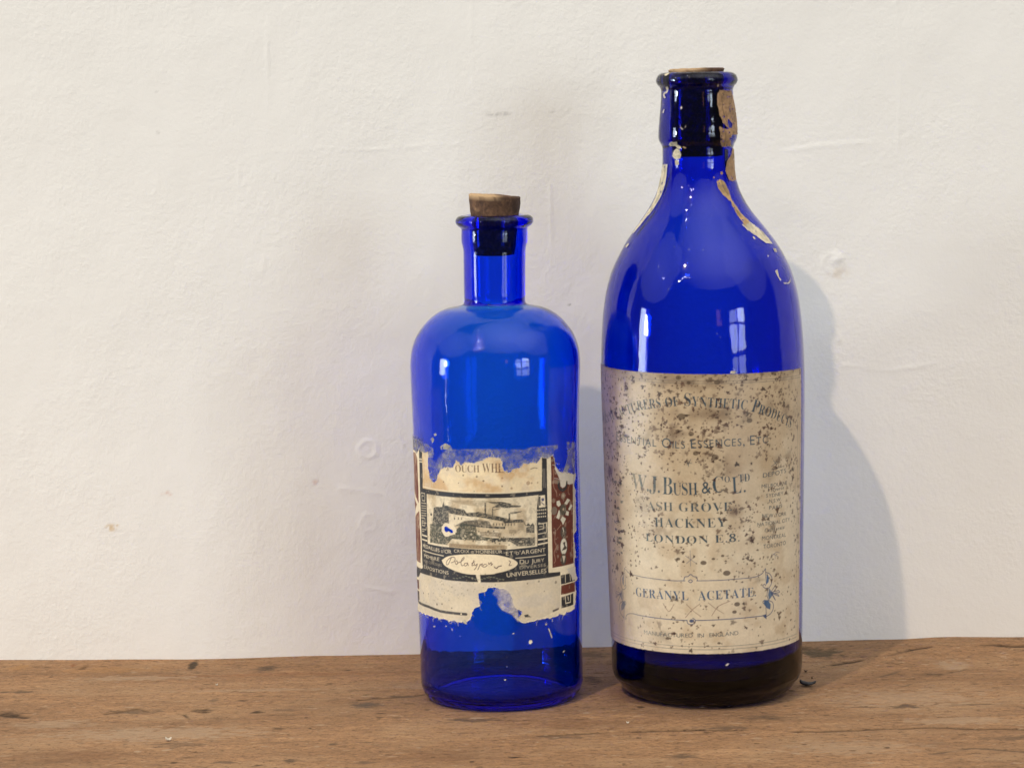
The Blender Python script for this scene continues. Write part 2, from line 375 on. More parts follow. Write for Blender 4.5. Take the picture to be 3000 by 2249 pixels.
for k in range(150):      # small nicks and fibres
    px, py = rng.uniform(-100, 3100), rng.uniform(1940, 2260)
    smark(px, py, rng.uniform(5, 28), rng.uniform(1.2, 3.5), DK if rng.random() < .55 else PALE, rng.uniform(.4, .9), 100+k)
V = np.stack([SX, SY, SH], -1).reshape(-1, 3)
nr, nc = SX.shape; fq = grid_faces(nr, nc)
TH = .034                        # board thickness: front face, underside
front = np.stack([sx, np.full(nc, Y0-.002), np.full(nc, -.009)], -1); low = np.stack([sx, np.full(nc, Y0), np.full(nc, -TH)], -1)
back = np.stack([sx, np.full(nc, YW+.004), np.full(nc, -TH)], -1)
nV = len(V); V = np.r_[V, front, low, back]
i0 = np.arange(nc); rows = [np.arange(nc), nV+i0, nV+nc+i0, nV+2*nc+i0]
ex = [np.stack([b[:-1], b[1:], a[1:], a[:-1]], -1) for a, b in zip(rows[:-1], rows[1:])]
me = mesh('wooden_shelf', V, np.r_[fq, *ex])
attr(me, 'paint', np.r_[scol.reshape(-1, 4), np.zeros((3*nc, 4))])
shelf = link('wooden_shelf', me, mat_wood())
tag(shelf, 'worn brown wooden board under both blue bottles, against the white wall', 'shelf')

# ------------------------------------------------------------------ bottles
def catmull(P, n=12):
    P = np.asarray(P, float); out = []
    Q = np.r_[[2*P[0]-P[1]], P, [2*P[-1]-P[-2]]]
    for i in range(1, len(Q)-2):
        p0, p1, p2, p3 = Q[i-1], Q[i], Q[i+1], Q[i+2]
        def tj(a, b): return max(np.linalg.norm(b-a), 1e-9)**.5
        t0 = 0; t1 = tj(p0, p1); t2 = t1+tj(p1, p2); t3 = t2+tj(p2, p3)
        for t in np.linspace(t1, t2, n, endpoint=False):
            A1 = (t1-t)/(t1-t0)*p0+(t-t0)/(t1-t0)*p1; A2 = (t2-t)/(t2-t1)*p1+(t-t1)/(t2-t1)*p2; A3 = (t3-t)/(t3-t2)*p2+(t-t2)/(t3-t2)*p3
            B1 = (t2-t)/(t2-t0)*A1+(t-t0)/(t2-t0)*A2; B2 = (t3-t)/(t3-t1)*A2+(t-t1)/(t3-t1)*A3
            out.append((t2-t)/(t2-t1)*B1+(t-t1)/(t2-t1)*B2)
    out.append(P[-1]); return np.array(out)

class Bottle:
    """outer profile from (row, radius px) pairs, axis from (row, column) pairs of the photo"""
    def __init__(s, prof, axis_pts, y):
        s.y = y
        prof = np.array(prof, float); ax = np.array(axis_pts, float)
        ctr = np.interp(prof[:, 0], ax[:, 0], ax[:, 1])
        c = hit_y(ctr, prof[:, 0], y); k = ((c-CAM) @ _f)/F
        zr = np.c_[c[:, 2], prof[:, 1]*k]           # from the rim down
        s.zr = zr; s.k = k.mean()
        a = hit_y(ax[:, 1], ax[:, 0], y)[::-1]; s.az, s.axx = a[:, 2], a[:, 0]
        # heel
        rb = zr[-1, 1]
        heel = np.array(s.heel(rb))
        full = np.r_[zr, heel]
        s.prof = catmull(full, 8)
        top = np.argmax(s.prof[:, 1] > 0)
        o = np.argsort(s.prof[:, 0]); s.pz = s.prof[o, 0]; s.pr = s.prof[o, 1]
    def R(s, z): return np.interp(z, s.pz, s.pr)
    def C(s, z): return np.interp(z, s.az, s.axx)
    def surf(s, th, z, off=0.):
        r = s.R(z)+off
        return np.stack([s.C(z)+r*np.sin(th), s.y-r*np.cos(th), z+0*th], -1)
    def unproj(s, px, py):
        d = ray(px, py); p = hit_y(px, py, s.y); z = p[..., 2]
        for _ in range(14):
            r = s.R(z); ox = CAM[0]-s.C(z); oy = CAM[1]-s.y
            a = d[..., 0]**2+d[..., 1]**2; b = ox*d[..., 0]+oy*d[..., 1]; c = ox*ox+oy*oy-r*r
            disc = np.maximum(b*b-a*c, 0); t = (-b-np.sqrt(disc))/a
            z = .5*z+.5*(CAMH+t*d[..., 2])
        x = CAM[0]+t*d[..., 0]-s.C(z); yy = CAM[1]+t*d[..., 1]-s.y
        return np.arctan2(x, -yy), z
    def glass(s, name, thick, inner_top, base_th, punt, mat, parent, seg=160):
        out = s.prof.copy()                      # rim -> base
        zt = out[0, 0]
        zs = np.linspace(zt-.0008, base_th+(.0112 if base_th > .009 else .0054), 140)
        inn = []
        for z in zs:
            r = s.R(z)-thick(z); inn.append((z, r))
        inn = np.array(inn)
        inn[:, 1] = np.minimum(inn[:, 1], np.where(inn[:, 0] > inner_top[0], inner_top[1], 1))
        # soften
        k = np.array([1, 2, 3, 2, 1])/9.; pad = np.r_[[inn[0, 1]]*2, inn[:, 1], [inn[-1, 1]]*2]; inn[:, 1] = np.convolve(pad, k, 'valid')
        rb = inn[-1, 1]
        if base_th > .009: floor = [(base_th+.0105*u**5, rb*u-.0003) for u in (.985, .96, .92, .87, .8, .7, .55, .35)]+[(base_th, 0.0)]
        else: floor = [(base_th+.0038, rb-.0006), (base_th+.0022, rb-.0016), (base_th+.0009, rb-.0034), (base_th+.0002, rb-.0062), (base_th, rb-.010), (base_th+.0003, rb*.4), (base_th+.0004, 0.0)]
        rbo = out[-1, 1]
        foot = [(0.0006, rbo-.004), (punt*.6, rbo*.6), (punt, 0.0)]
        prof = np.r_[np.array(floor)[::-1], inn[::-1], out, np.array(foot)]
        zz = prof[:, 0]; rr = np.maximum(prof[:, 1], 0)
        th = np.linspace(0, 2*np.pi, seg, endpoint=False)
        body = slice(1, len(prof)-1)
        cx = s.C(zz)
        Vv = np.stack([cx[body, None]+rr[body, None]*np.sin(th), s.y-rr[body, None]*np.cos(th), np.repeat(zz[body, None], seg, 1)], -1)
        n = Vv.shape[0]; Vv = Vv.reshape(-1, 3); f = []
        i = np.arange(n*seg).reshape(n, seg); j = np.roll(i, -1, 1)
        q = np.stack([i[:-1], i[1:], j[1:], j[:-1]], -1).reshape(-1, 4)
        b = [tuple(x) for x in q.tolist()]
        a0 = len(Vv); Vv = np.r_[Vv, [[cx[0], s.y, zz[0]]], [[cx[-1], s.y, zz[-1]]]]
        for m_ in range(seg):
            b.append((a0, i[0, m_], j[0, m_])); b.append((a0+1, j[-1, m_], i[-1, m_]))
        me = mesh(name, Vv, b)
        bm = bmesh.new(); bm.from_mesh(me); bmesh.ops.recalc_face_normals(bm, faces=bm.faces); bm.to_mesh(me); bm.free()
        return link(name, me, mat, parent)

class Small(Bottle):
    def heel(s, rb): return [(.0052, rb-.0004), (.0030, rb-.0012), (.0012, rb-.0026), (.0003, rb-.0042), (0., rb-.0056)]
class Tall(Bottle):
    def heel(s, rb): return [(.0062, rb-.0022), (.0030, rb-.0046), (.0010, rb-.0076), (.0002, rb-.0102), (0., rb-.012)]

small = Small([(629.5, 86), (630, 99), (634, 108), (640, 113), (647, 114.6), (655, 112), (661, 107), (665, 101.5), (669, 97.6), (690, 97.0), (709, 96.4), (719, 93.8), (730, 91.6), (745, 91), (800, 90.4), (860, 89.8),
        (882, 89.6), (889, 92.5), (893, 100), (896.5, 114), (902, 142), (912, 165), (930, 190), (950, 209), (978, 229), (1018, 244), (1060, 249), (1100, 248.4), (1204, 244.6), (1292, 242.4), (1440, 241.8),
        (1584, 241.3), (1806, 239), (1900, 237.6), (1995, 236.4)],
        [(560, 1448), (700, 1448.4), (850, 1449), (1064, 1450.6), (1200, 1452), (1292, 1453.6), (1440, 1458), (1584, 1461.8), (1800, 1466), (1984, 1470.5), (2080, 1472.5)], YB)
tall = Tall([(212, 84), (212.5, 98), (216, 109), (225, 117), (237, 119.8), (247, 116), (255, 109), (262, 105.8), (275, 105.6), (310, 108), (350, 112), (385, 115.2), (402, 115.2), (413, 112.6), (422, 107.5), (430, 104.4),
        (455, 103.8), (480, 104.4), (515, 109), (559, 121.5), (590, 136), (619, 153.8), (650, 177), (679, 198.5), (708, 219), (738, 236.5), (768, 252), (798, 264.5), (858, 280.5), (918, 289.2), (1000, 295), (1070, 297.2),
        (1150, 296.6), (1258, 294), (1390, 291), (1559, 287), (1693, 283), (1871, 278.6), (1962, 274.6)],
        [(170, 2040), (240, 2041.5), (385, 2044), (479, 2044.8), (619, 2047), (738, 2053), (858, 2054.5), (1070, 2058), (1258, 2061), (1390, 2062.4), (1559, 2065), (1693, 2067.3), (1871, 2070), (1962, 2070.8), (2080, 2072.5)], YB+.001)

GL1 = mat_glass('cobalt_glass', (1100, 395, 9))
GL2 = mat_glass('dark_cobalt_glass', (1500, 610, 74))
sb = empty('small_bottle', (0, 0, 0)); tb = empty('tall_bottle', (0, 0, 0))
tag(sb, 'shorter cobalt blue glass bottle with protruding cork and torn black and cream label', 'bottle')
tag(tb, 'taller dark blue glass bottle with sloping shoulders and full foxed paper label', 'bottle')
zrim1 = small.prof[0, 0]; zrim2 = tall.prof[0, 0]
k1 = small.k; k2 = tall.k
zs1 = small.unproj(np.array(1449.), np.array(885.))[1]
small.glass('glass', lambda z: .0028 + .0004*sstep(.05, 0, z) + .0012*sstep(zs1-.012, zs1, z), (zs1, 70*k1), .0032, .0006, GL1, sb)
zs2 = hit_y(np.array(2045.), np.array(520.), YB)[2]
tall.glass('glass', lambda z: .0032 + .0004*sstep(.06, 0, z) + .0006*sstep(zs2-.03, zs2, z), (zs2, 80*k2), .0095, .002, GL2, tb)

def cork(bt, rows, name, parent, seg=72, tilt=0., light=None):
    """rows: (photo row, radius px); closed at both ends, chipped rim"""
    rows = np.array(rows, float); c = hit_y(np.interp(rows[:, 0], [560, 700], [1449.4, 1448.4]) if bt is small else np.interp(rows[:, 0], [190, 480], [2039.5, 2044.8]), rows[:, 0], bt.y)
    k = bt.k; th = np.linspace(0, 2*np.pi, seg, endpoint=False); V = []; A = []
    zt = c[0, 2]; rt = rows[0, 1]*k
    ring = []
    for fr, dz in ((.0, -.0), (.45, .0), (.8, .0), (.93, -.0001)):
        ring.append((c[0, 0], zt+dz, rt*fr))
    for p, r in zip(c, rows[:, 1]): ring.append((p[0], p[2]-(.0005 if r == rows[0, 1] and p[2] == zt else 0), r*k))
    ring.append((c[-1, 0], c[-1, 2]-.0004, rows[-1, 1]*k*.8)); ring.append((c[-1, 0], c[-1, 2]-.0004, 0))
    for x, z, r in ring:
        jr = 1+.035*(fbm(np.cos(th)*3+9, np.sin(th)*3+z*900, 71, 3)-.5)
        up = sstep(c[-1, 2], zt, z)
        V.append(np.stack([x+r*jr*np.sin(th), bt.y-r*jr*np.cos(th), z+tilt*r*np.sin(th)*up+.0007*up*(fbm(np.cos(th)*2.5+4, np.sin(th)*2.5+r*300, 72, 3)-.5)], -1))
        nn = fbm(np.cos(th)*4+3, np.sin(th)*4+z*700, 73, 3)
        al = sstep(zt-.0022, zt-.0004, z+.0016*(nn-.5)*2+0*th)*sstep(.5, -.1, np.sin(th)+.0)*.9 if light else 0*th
        A.append(np.c_[np.tile((.52, .35, .19), (seg, 1)), al])  # pale upper left rim: lit edge painted into the cork colour
    V = np.array(V); n = len(V); i = np.arange(n*seg).reshape(n, seg); j = np.roll(i, -1, 1)
    q = np.stack([i[:-1], i[1:], j[1:], j[:-1]], -1).reshape(-1, 4)
    me = mesh(name, V.reshape(-1, 3), q); attr(me, 'paint', np.array(A).reshape(-1, 4))
    bm = bmesh.new(); bm.from_mesh(me); bmesh.ops.remove_doubles(bm, verts=bm.verts, dist=1e-6); bmesh.ops.recalc_face_normals(bm, faces=bm.faces); bm.to_mesh(me); bm.free()
    return link(name, me, CORK, parent)
CORK = mat_cork()
cork(small, [(571, 75.5), (578, 75.3), (590, 74.6), (605, 73.2), (620, 71.2), (632, 69.6), (650, 68.6), (690, 65), (745, 58)], 'cork', sb, tilt=-.085, light=True)
cork(tall, [(201, 81.5), (204, 81.6), (208, 80.5), (214, 79.3), (240, 79), (340, 77), (456, 74)], 'cork', tb, tilt=.01, light=True)

# ------------------------------------------------------------------ printed paper
def dens(P, step):
    P = np.asarray(P, float); out = []
    for a, b in zip(P[:-1], P[1:]):
        n = max(1, int(np.ceil(np.hypot(*(b-a))/step)))
        out += [a+(b-a)*i/n for i in range(n)]
    out.append(P[-1]); return np.array(out)

GLY = {}
def glyph(ch):
    if ch in GLY: return GLY[ch]
    c = bpy.data.curves.new('glyph', 'FONT'); c.body = ch; c.resolution_u = 4; c.offset = -.008 if 0x1D400 <= ord(ch) <= 0x1D419 else 0.
    o = bpy.data.objects.new('glyph', c); COL.objects.link(o); m = o.to_mesh(); m.calc_loop_triangles()
    v = np.array([p.co[:2] for p in m.vertices]).reshape(-1, 2); t = np.array([l.vertices[:] for l in m.loop_triangles]).reshape(-1, 3)
    o.to_mesh_clear(); bpy.data.objects.remove(o); bpy.data.curves.remove(c)
    GLY[ch] = (v, t); return GLY[ch]

def styled(ch, style):
    o = ord(ch)
    if style == 'serif':
        if 65 <= o <= 90: return chr(0x1D400+o-65)
        if 48 <= o <= 57: return chr(0x1D7CE+o-48)
    if style == 'italic':
        if 65 <= o <= 90: return chr(0x1D468+o-65)
        if 97 <= o <= 122: return chr(0x1D482+o-97)
    return ch

class Label:
    PX = .00012           # canvas cell, metres; mesh cell is twice that
    def __init__(s, bt, th0, th1, z0, z1):
        s.b = bt; s.Rr = float(bt.R((z0+z1)/2)); s.th0, s.z0 = th0, z0
        s.w = 2*int((th1-th0)*s.Rr/s.PX/2)+2; s.h = 2*int((z1-z0)/s.PX/2)+2
        s.rgb = np.zeros((s.h, s.w, 3)); s.a = np.zeros((s.h, s.w))
        s.yy, s.xx = np.mgrid[0:s.h, 0:s.w]
        s.mm = s.k = bt.k/s.PX          # canvas cells per photo pixel
    def uv(s, pts):
        p = np.asarray(pts, float); th, z = s.b.unproj(p[:, 0], p[:, 1])
        return np.c_[(th-s.th0)*s.Rr/s.PX, (z-s.z0)/s.PX]
    def noise(s, f, seed, oct=4, fy=None):
        return fbm(s.xx*s.PX*f, s.yy*s.PX*(fy or f), seed, oct)
    def box(s, c, pad):
        x0, y0 = np.floor(c.min(0)-pad).astype(int); x1, y1 = np.ceil(c.max(0)+pad).astype(int)+1
        return max(y0, 0), min(y1, s.h), max(x0, 0), min(x1, s.w)
    def mpoly(s, c):
        m = np.zeros((s.h, s.w)); y0, y1, x0, x1 = s.box(c, 1)
        if y1 <= y0 or x1 <= x0: return m
        acc = 0
        for ox, oy in ((.25, .25), (.75, .25), (.25, .75), (.75, .75)):
            X = s.xx[y0:y1, x0:x1]+ox; Y = s.yy[y0:y1, x0:x1]+oy; ins = np.zeros(X.shape, bool)
            for (ax, ay), (bx, by) in zip(c, np.roll(c, -1, 0)):
                if ay == by: continue
                ins ^= ((ay > Y) != (by > Y)) & (X < (bx-ax)*(Y-ay)/(by-ay)+ax)
            acc = acc+ins
        m[y0:y1, x0:x1] = acc/4; return m
    def mline(s, c, wd):
        m = np.zeros((s.h, s.w)); y0, y1, x0, x1 = s.box(c, wd+2)
        if y1 <= y0 or x1 <= x0: return m
        X = s.xx[y0:y1, x0:x1]+.5; Y = s.yy[y0:y1, x0:x1]+.5; best = np.full(X.shape, 1e9)
        for (ax, ay), (bx, by) in zip(c[:-1], c[1:]):
            dx, dy = bx-ax, by-ay; t = np.clip(((X-ax)*dx+(Y-ay)*dy)/max(dx*dx+dy*dy, 1e-9), 0, 1)
            best = np.minimum(best, np.hypot(X-ax-t*dx, Y-ay-t*dy))
        m[y0:y1, x0:x1] = np.clip(wd/2-best+.5, 0, 1); return m
    def put(s, m, c, al=1.0):
        r = np.flatnonzero(m.any(1)); q = np.flatnonzero(m.any(0))
        if not len(r): return
        w_ = (slice(r[0], r[-1]+1), slice(q[0], q[-1]+1)); m = (m[w_]*al)[..., None]; c = np.array(c)
        s.rgb[w_] = s.rgb[w_]*(1-m)+c*m
    def poly(s, pts, c, al=1., smooth=False):
        q = s.uv(pts)
        if smooth: q = catmull(np.r_[q, q[:1]], 6)[:-1]
        s.put(s.mpoly(q), c, al)
    def line(s, pts, wpx, c, al=1., smooth=False):
        q = s.uv(pts)
        if smooth and len(q) > 2: q = catmull(q, 6)
        s.put(s.mline(q, max(wpx*s.k, .8)), c, al)
    def blob(s, p, r, c, al=1., ry=None):
        a = np.linspace(0, 2*np.pi, 20, endpoint=False); q = s.uv([p])[0]; r1 = r*s.k; r2 = (ry or r)*s.k
        s.put(s.mpoly(np.c_[q[0]+r1*np.cos(a), q[1]+r2*np.sin(a)]), c, al)
    def mtext(s, text, path, hpx, style='sans', small=.74, gap=.10, thin=0.):
        """text along a path given in photo pixels; lower case = small capitals unless italic"""
        q = s.uv(path); q = catmull(q, 8) if len(q) > 2 else q
        L = np.r_[0, np.cumsum(np.hypot(*np.diff(q, axis=0).T))]
        capv, _ = glyph(styled('H', style)); cap = capv[:, 1].max()
        items = []; x = 0.
        for ch in text:
            if ch == ' ': x += .32; continue
            f = 1.
            if style != 'italic' and ch.islower(): f = small; ch = ch.upper()
            dy = 0.
            if ch in '^':                # superscript marker handled by caller
                continue
            v, t = glyph(styled(ch, style))
            if not len(t): x += .3; continue
            x0, x1 = v[:, 0].min(), v[:, 0].max()
            items.append((v-np.array([x0, 0]), t, x, f)); x += (x1-x0)*f+gap
        tot = x-gap; sx_ = L[-1]/tot; sy_ = hpx*s.k/cap
        m = np.zeros((s.h, s.w))
        for v, t, x, f in items:
            wch = v[:, 0].max()*f; mid = (x+wch/2)*sx_
            px = np.interp(mid, L, q[:, 0]); py = np.interp(mid, L, q[:, 1])
            e = 2.; tx = np.interp(mid+e, L, q[:, 0])-np.interp(mid-e, L, q[:, 0]); ty = np.interp(mid+e, L, q[:, 1])-np.interp(mid-e, L, q[:, 1])
            n = math.hypot(tx, ty) or 1; tx, ty = tx/n, ty/n
            lx = (v[:, 0]*f-wch/2)*sx_; ly = v[:, 1]*f*sy_
            P = np.c_[px+lx*tx-ly*ty, py+lx*ty+ly*tx]
            y0, y1, x0, x1 = s.box(P, 1)
            if y1 <= y0 or x1 <= x0: continue
            acc = np.zeros((y1-y0, x1-x0))
            for ox, oy in ((.17, .33), (.5, .83), (.83, .17), (.33, .6), (.67, .5)):
                Xq = s.xx[y0:y1, x0:x1]+ox; Yq = s.yy[y0:y1, x0:x1]+oy; hit = np.zeros(Xq.shape, bool)
                for a, b, c in P[t]:
                    bx0, bx1 = min(a[0], b[0], c[0]), max(a[0], b[0], c[0]); by0, by1 = min(a[1], b[1], c[1]), max(a[1], b[1], c[1])
                    i0, i1 = max(int(by0)-y0-1, 0), min(int(by1)-y0+2, y1-y0); j0, j1 = max(int(bx0)-x0-1, 0), min(int(bx1)-x0+2, x1-x0)
                    if i1 <= i0 or j1 <= j0: continue
                    Xs = Xq[i0:i1, j0:j1]; Ys = Yq[i0:i1, j0:j1]
                    d1 = (b[0]-a[0])*(Ys-a[1])-(b[1]-a[1])*(Xs-a[0]); d2 = (c[0]-b[0])*(Ys-b[1])-(c[1]-b[1])*(Xs-b[0]); d3 = (a[0]-c[0])*(Ys-c[1])-(a[1]-c[1])*(Xs-c[0])
                    hit[i0:i1, j0:j1] |= ((d1 >= 0) & (d2 >= 0) & (d3 >= 0)) | ((d1 <= 0) & (d2 <= 0) & (d3 <= 0))
                acc += hit
            m[y0:y1, x0:x1] = np.maximum(m[y0:y1, x0:x1], acc/5)
        return m
    def text(s, text, path, hpx, c, al=1., **kw):
        s.put(s.mtext(text, path, hpx, **kw), c, al)
    def build(s, name, mat, parent, off=.00012, lift=None):
        d = lambda A: (A[0::2, 0::2]+A[1::2, 0::2]+A[0::2, 1::2]+A[1::2, 1::2])/4
        a = d(s.a); rgb = np.stack([d(s.rgb[..., i]) for i in range(3)], -1)
        nr, nc = a.shape
        th = s.th0+(np.arange(nc)+.5)*2*s.PX/s.Rr; z = s.z0+(np.arange(nr)+.5)*2*s.PX
        TH_, ZZ = np.meshgrid(th, z)
        V = s.b.surf(TH_, ZZ, off+(d(lift) if lift is not None else 0.)).reshape(-1, 3)
        keep = a > .02; q = grid_faces(nr, nc, keep)
        used = np.unique(q); mp = np.zeros(nr*nc, int); mp[used] = np.arange(len(used))
        me = mesh(name, V[used], mp[q])
        attr(me, 'paint', np.c_[rgb.reshape(-1, 3), a.reshape(-1)][used])
        return link(name, me, mat, parent)

def crop(ox, oy, sc_):
    return lambda *p: [(ox+x/sc_, oy+y/sc_) for x, y in p]

PAPER = mat_paper('aged_paper', .42, .5)
# ---- tall bottle label
C7 = crop(1740, 900, 3.35); C8 = crop(1740, 1350, 3.352); C9 = crop(1740, 1600, 3.317)
th_r, zt_r = tall.unproj(np.array([2341., 2343.]), np.array([1078., 1868.]))
_, zt_c = tall.unproj(np.array([2058., 2041.]), np.array([1097., 1921.]))
TL = Label(tall, R_(-92), R_(76), zt_c[1]-.006, zt_c[0]+.006)
cl = TL.uv([(2341, 1078), (2058, 1097), (1850, 1086), (2343, 1868), (2041, 1921), (1850, 1890)])
xr = cl[[0, 3], 0].mean()
ty = np.polyfit(cl[:3, 0], cl[:3, 1], 1); by = np.polyfit(cl[3:, 0], cl[3:, 1], 1)
Xc, Yc = TL.xx, TL.yy
top = np.polyval(ty, Xc); bot = np.polyval(by, Xc)
jag = 3.2*(TL.noise(1600, 11, 3)-.5); jag2 = 3.0*(TL.noise(900, 12, 3)-.5)
dT = top-Yc+jag*.7; dB = Yc-bot+jag; dR = xr-Xc+jag2
corner = np.hypot(np.maximum(14-dT, 0), np.maximum(14-dR, 0))
inside = np.clip(dT, 0, 1)*np.clip(dB, 0, 1)*np.clip(dR, 0, 1)*np.clip(15-corner, 0, 1)
TL.a = inside
n1 = TL.noise(45, 1); n2 = TL.noise(130, 2); n3 = TL.noise(480, 3)
hgt = (Yc-bot)/(top-bot)
base = np.array([.66, .555, .395]); tan = np.array([.45, .32, .185]); palec = np.array([.74, .65, .47]); brown = np.array([.14, .085, .048])
f = lambda m, c: TL.put(m, c)
TL.rgb[:] = base
f(.75*sstep(.45, .7, n1)*sstep(.1, .6, hgt), palec)
f(.72*sstep(.35, .8, hgt+.5*(n1-.5)), tan); f(.45*sstep(.45, .75, n2), tan)
u0 = TL.uv(C8((260, 900)))[0]
f(.6*np.exp(-((Xc-u0[0])/170)**2-((Yc-u0[1])/230)**2), palec)  # glare on the paper, painted in as a pale blob
u0 = TL.uv(C7((330, 1250)))[0]; f(.75*np.exp(-((Xc-u0[0])/110)**2-((Yc-u0[1])/190)**2), palec)  # upper part of the same painted glare
edge_l = TL.uv(C8((190, 600)))[0, 0]
f(.65*sstep(edge_l-25, edge_l-90, Xc+50*(n2-.5)), (.30, .185, .115))         # handled, browned left margin
f(.5*sstep(60, 0, dR+30*(n3-.5)), tan); f(.35*sstep(30, 0, dT+20*(n3-.5)), brown)
for (x, y), rx, ry, al in (((1100, 1050), 330, 60, .5), ((1000, 760), 260, 60, .5), ((1200, 1500), 120, 90, .6), ((1950, 750), 60, 160, .6), ((780, 1250), 90, 40, .5), ((160, 1580), 60, 60, .8), ((600, 700), 300, 40, .4), ((1330, 1000), 160, 90, .4), ((1500, 740), 120, 40, .45)):
    u0 = TL.uv(C7((x, y)))[0]; f(al*np.exp(-(((Xc-u0[0])/(rx*.4))**2+((Yc-u0[1])/(ry*.4))**2))*sstep(.3, .6, n2), brown)
for (x, y), rx, ry, al in (((1370, 500), 60, 50, .8), ((1250, 100), 160, 60, .5), ((1750, 150), 60, 60, .5), ((700, 690), 130, 50, .5), ((800, 640), 90, 90, .4), ((700, 240), 160, 90, .35), ((580, 490), 70, 40, .6)):
    u0 = TL.uv(C8((x, y)))[0]; f(al*np.exp(-(((Xc-u0[0])/(rx*.4))**2+((Yc-u0[1])/(ry*.4))**2))*sstep(.3, .6, n2), brown)
def foxing(n, rlo, rhi, al, seed, soft, weight):
    g = np.random.default_rng(seed); k = 0; tries = 0
    while k < n and tries < n*40:
        tries += 1; x, y = g.uniform(0, TL.w), g.uniform(0, TL.h)
        iy, ix = int(y), int(x)
        if inside[iy, ix] < .5 or g.random() > weight[iy, ix]: continue
        k += 1; r = rlo+(rhi-rlo)*g.random()**2.4; r *= TL.k; R2 = r*2.2+2
        y0, y1, x0, x1 = int(max(y-R2, 0)), int(min(y+R2+1, TL.h)), int(max(x-R2, 0)), int(min(x+R2+1, TL.w))
        dx = (Xc[y0:y1, x0:x1]-x)*g.uniform(.7, 1.4); dy = (Yc[y0:y1, x0:x1]-y)*g.uniform(.7, 1.4)
        a = np.arctan2(dy, dx); d = np.hypot(dx, dy)/r*(1+.22*np.sin(a*3+g.uniform(0, 6))+.18*np.sin(a*5+g.uniform(0, 6)))
        m = (al*g.uniform(.5, 1)*sstep(1+soft, 1-soft, d))[..., None]
        c = np.array((.048, .023, .012))*g.uniform(.4, 1.4)+np.array((.02, 0, .004))*g.random()
        TL.rgb[y0:y1, x0:x1] = TL.rgb[y0:y1, x0:x1]*(1-m)+c*m
wgt = (.30+.75*sstep(.12, .62, hgt))*np.clip(.25+1.3*(TL.noise(70, 31, 3)-.42)*3+.25*hgt, .05, 1)*np.clip(.5+(Xc/TL.w), .5, 1)
uc = TL.uv(C8((1600, 100), (1930, 880))); wgt = wgt*(1-.65*((Xc > uc[0, 0]) & (Xc < uc[1, 0]) & (Yc < uc[0, 1]) & (Yc > uc[1, 1])))
foxing(36, 9, 24, .38, 44, .95, wgt*np.clip(hgt*1.6, .1, 1)); foxing(110, 4, 9, .7, 43, .5, wgt*np.clip(hgt*1.6, .2, 1))
INK = np.array([.014, .050, .076]); INKG = np.array([.045, .095, .088])
fade = sstep(TL.uv(C8((250, 500)))[0, 0], TL.uv(C8((900, 500)))[0, 0], Xc)
INKN = .72+.5*TL.noise(420, 21, 3)
def ink(m, k=1.0, blue=None):
    r = np.flatnonzero(m.any(1)); q = np.flatnonzero(m.any(0))
    if not len(r): return
    w_ = (slice(r[0], r[-1]+1), slice(q[0], q[-1]+1))
    m = m[w_]*k*INKN[w_]*(.55+.45*fade[w_]); m = np.clip(m, 0, .95)[..., None]
    c = (INKG+(INK-INKG)*fade[w_][..., None]) if blue is None else np.array(blue)
    TL.rgb[w_] = TL.rgb[w_]*(1-m)+c*m
T = lambda *a, k=1., blue=None, **kw: ink(TL.mtext(*a, **kw), k*1.08, blue)
T('Manufacturers of Synthetic Products'.replace(' of ', ' of '), C7((105, 1150), (330, 1052), (450, 1010), (700, 980), (890, 966), (1200, 985), (1480, 1005), (1600, 1040), (1750, 1088), (1925, 1185)), 36, style='serif', small=.76, gap=.05, k=1.15)
T('Essential Oils Essences, Etc', C7((225, 1308), (420, 1345), (640, 1370), (900, 1385), (1200, 1368), (1520, 1352), (1705, 1330)), 27, style='sans', small=.78, gap=.13, k=1.1)
T('W.J.', C8((375, 272), (480, 290), (600, 305), (650, 312)), 46, style='serif', gap=.02, k=.9)
T('Bush', C8((675, 325), (800, 333), (1020, 332)), 50, style='serif', small=.70, gap=.04, k=.95)
T('&', C8((1060, 318), (1150, 316)), 34, style='sans', k=1.1)
T('C', C8((1170, 312), (1275, 305)), 46, style='serif', k=1.); T('O', C8((1283, 210), (1335, 206)), 17, style='serif', k=1.)
T('L', C8((1360, 322), (1450, 312)), 48, style='serif', k=1.1); T('TD', C8((1420, 208), (1530, 195)), 22, style='serif', k=1.1); T('.', C8((1470, 305), (1490, 303)), 40)
T('ASH GROVE', C8((525, 478), (780, 491), (1000, 496), (1355, 487)), 25, style='serif', gap=.10, k=.85)
T('HACKNEY', C8((600, 640), (780, 650), (960, 655), (1300, 641)), 26, style='serif', gap=.12, k=.95)
T('LONDON E.8.', C8((510, 782), (700, 800), (900, 810), (1160, 803), (1430, 786)), 22, style='serif', gap=.14, k=1.05)
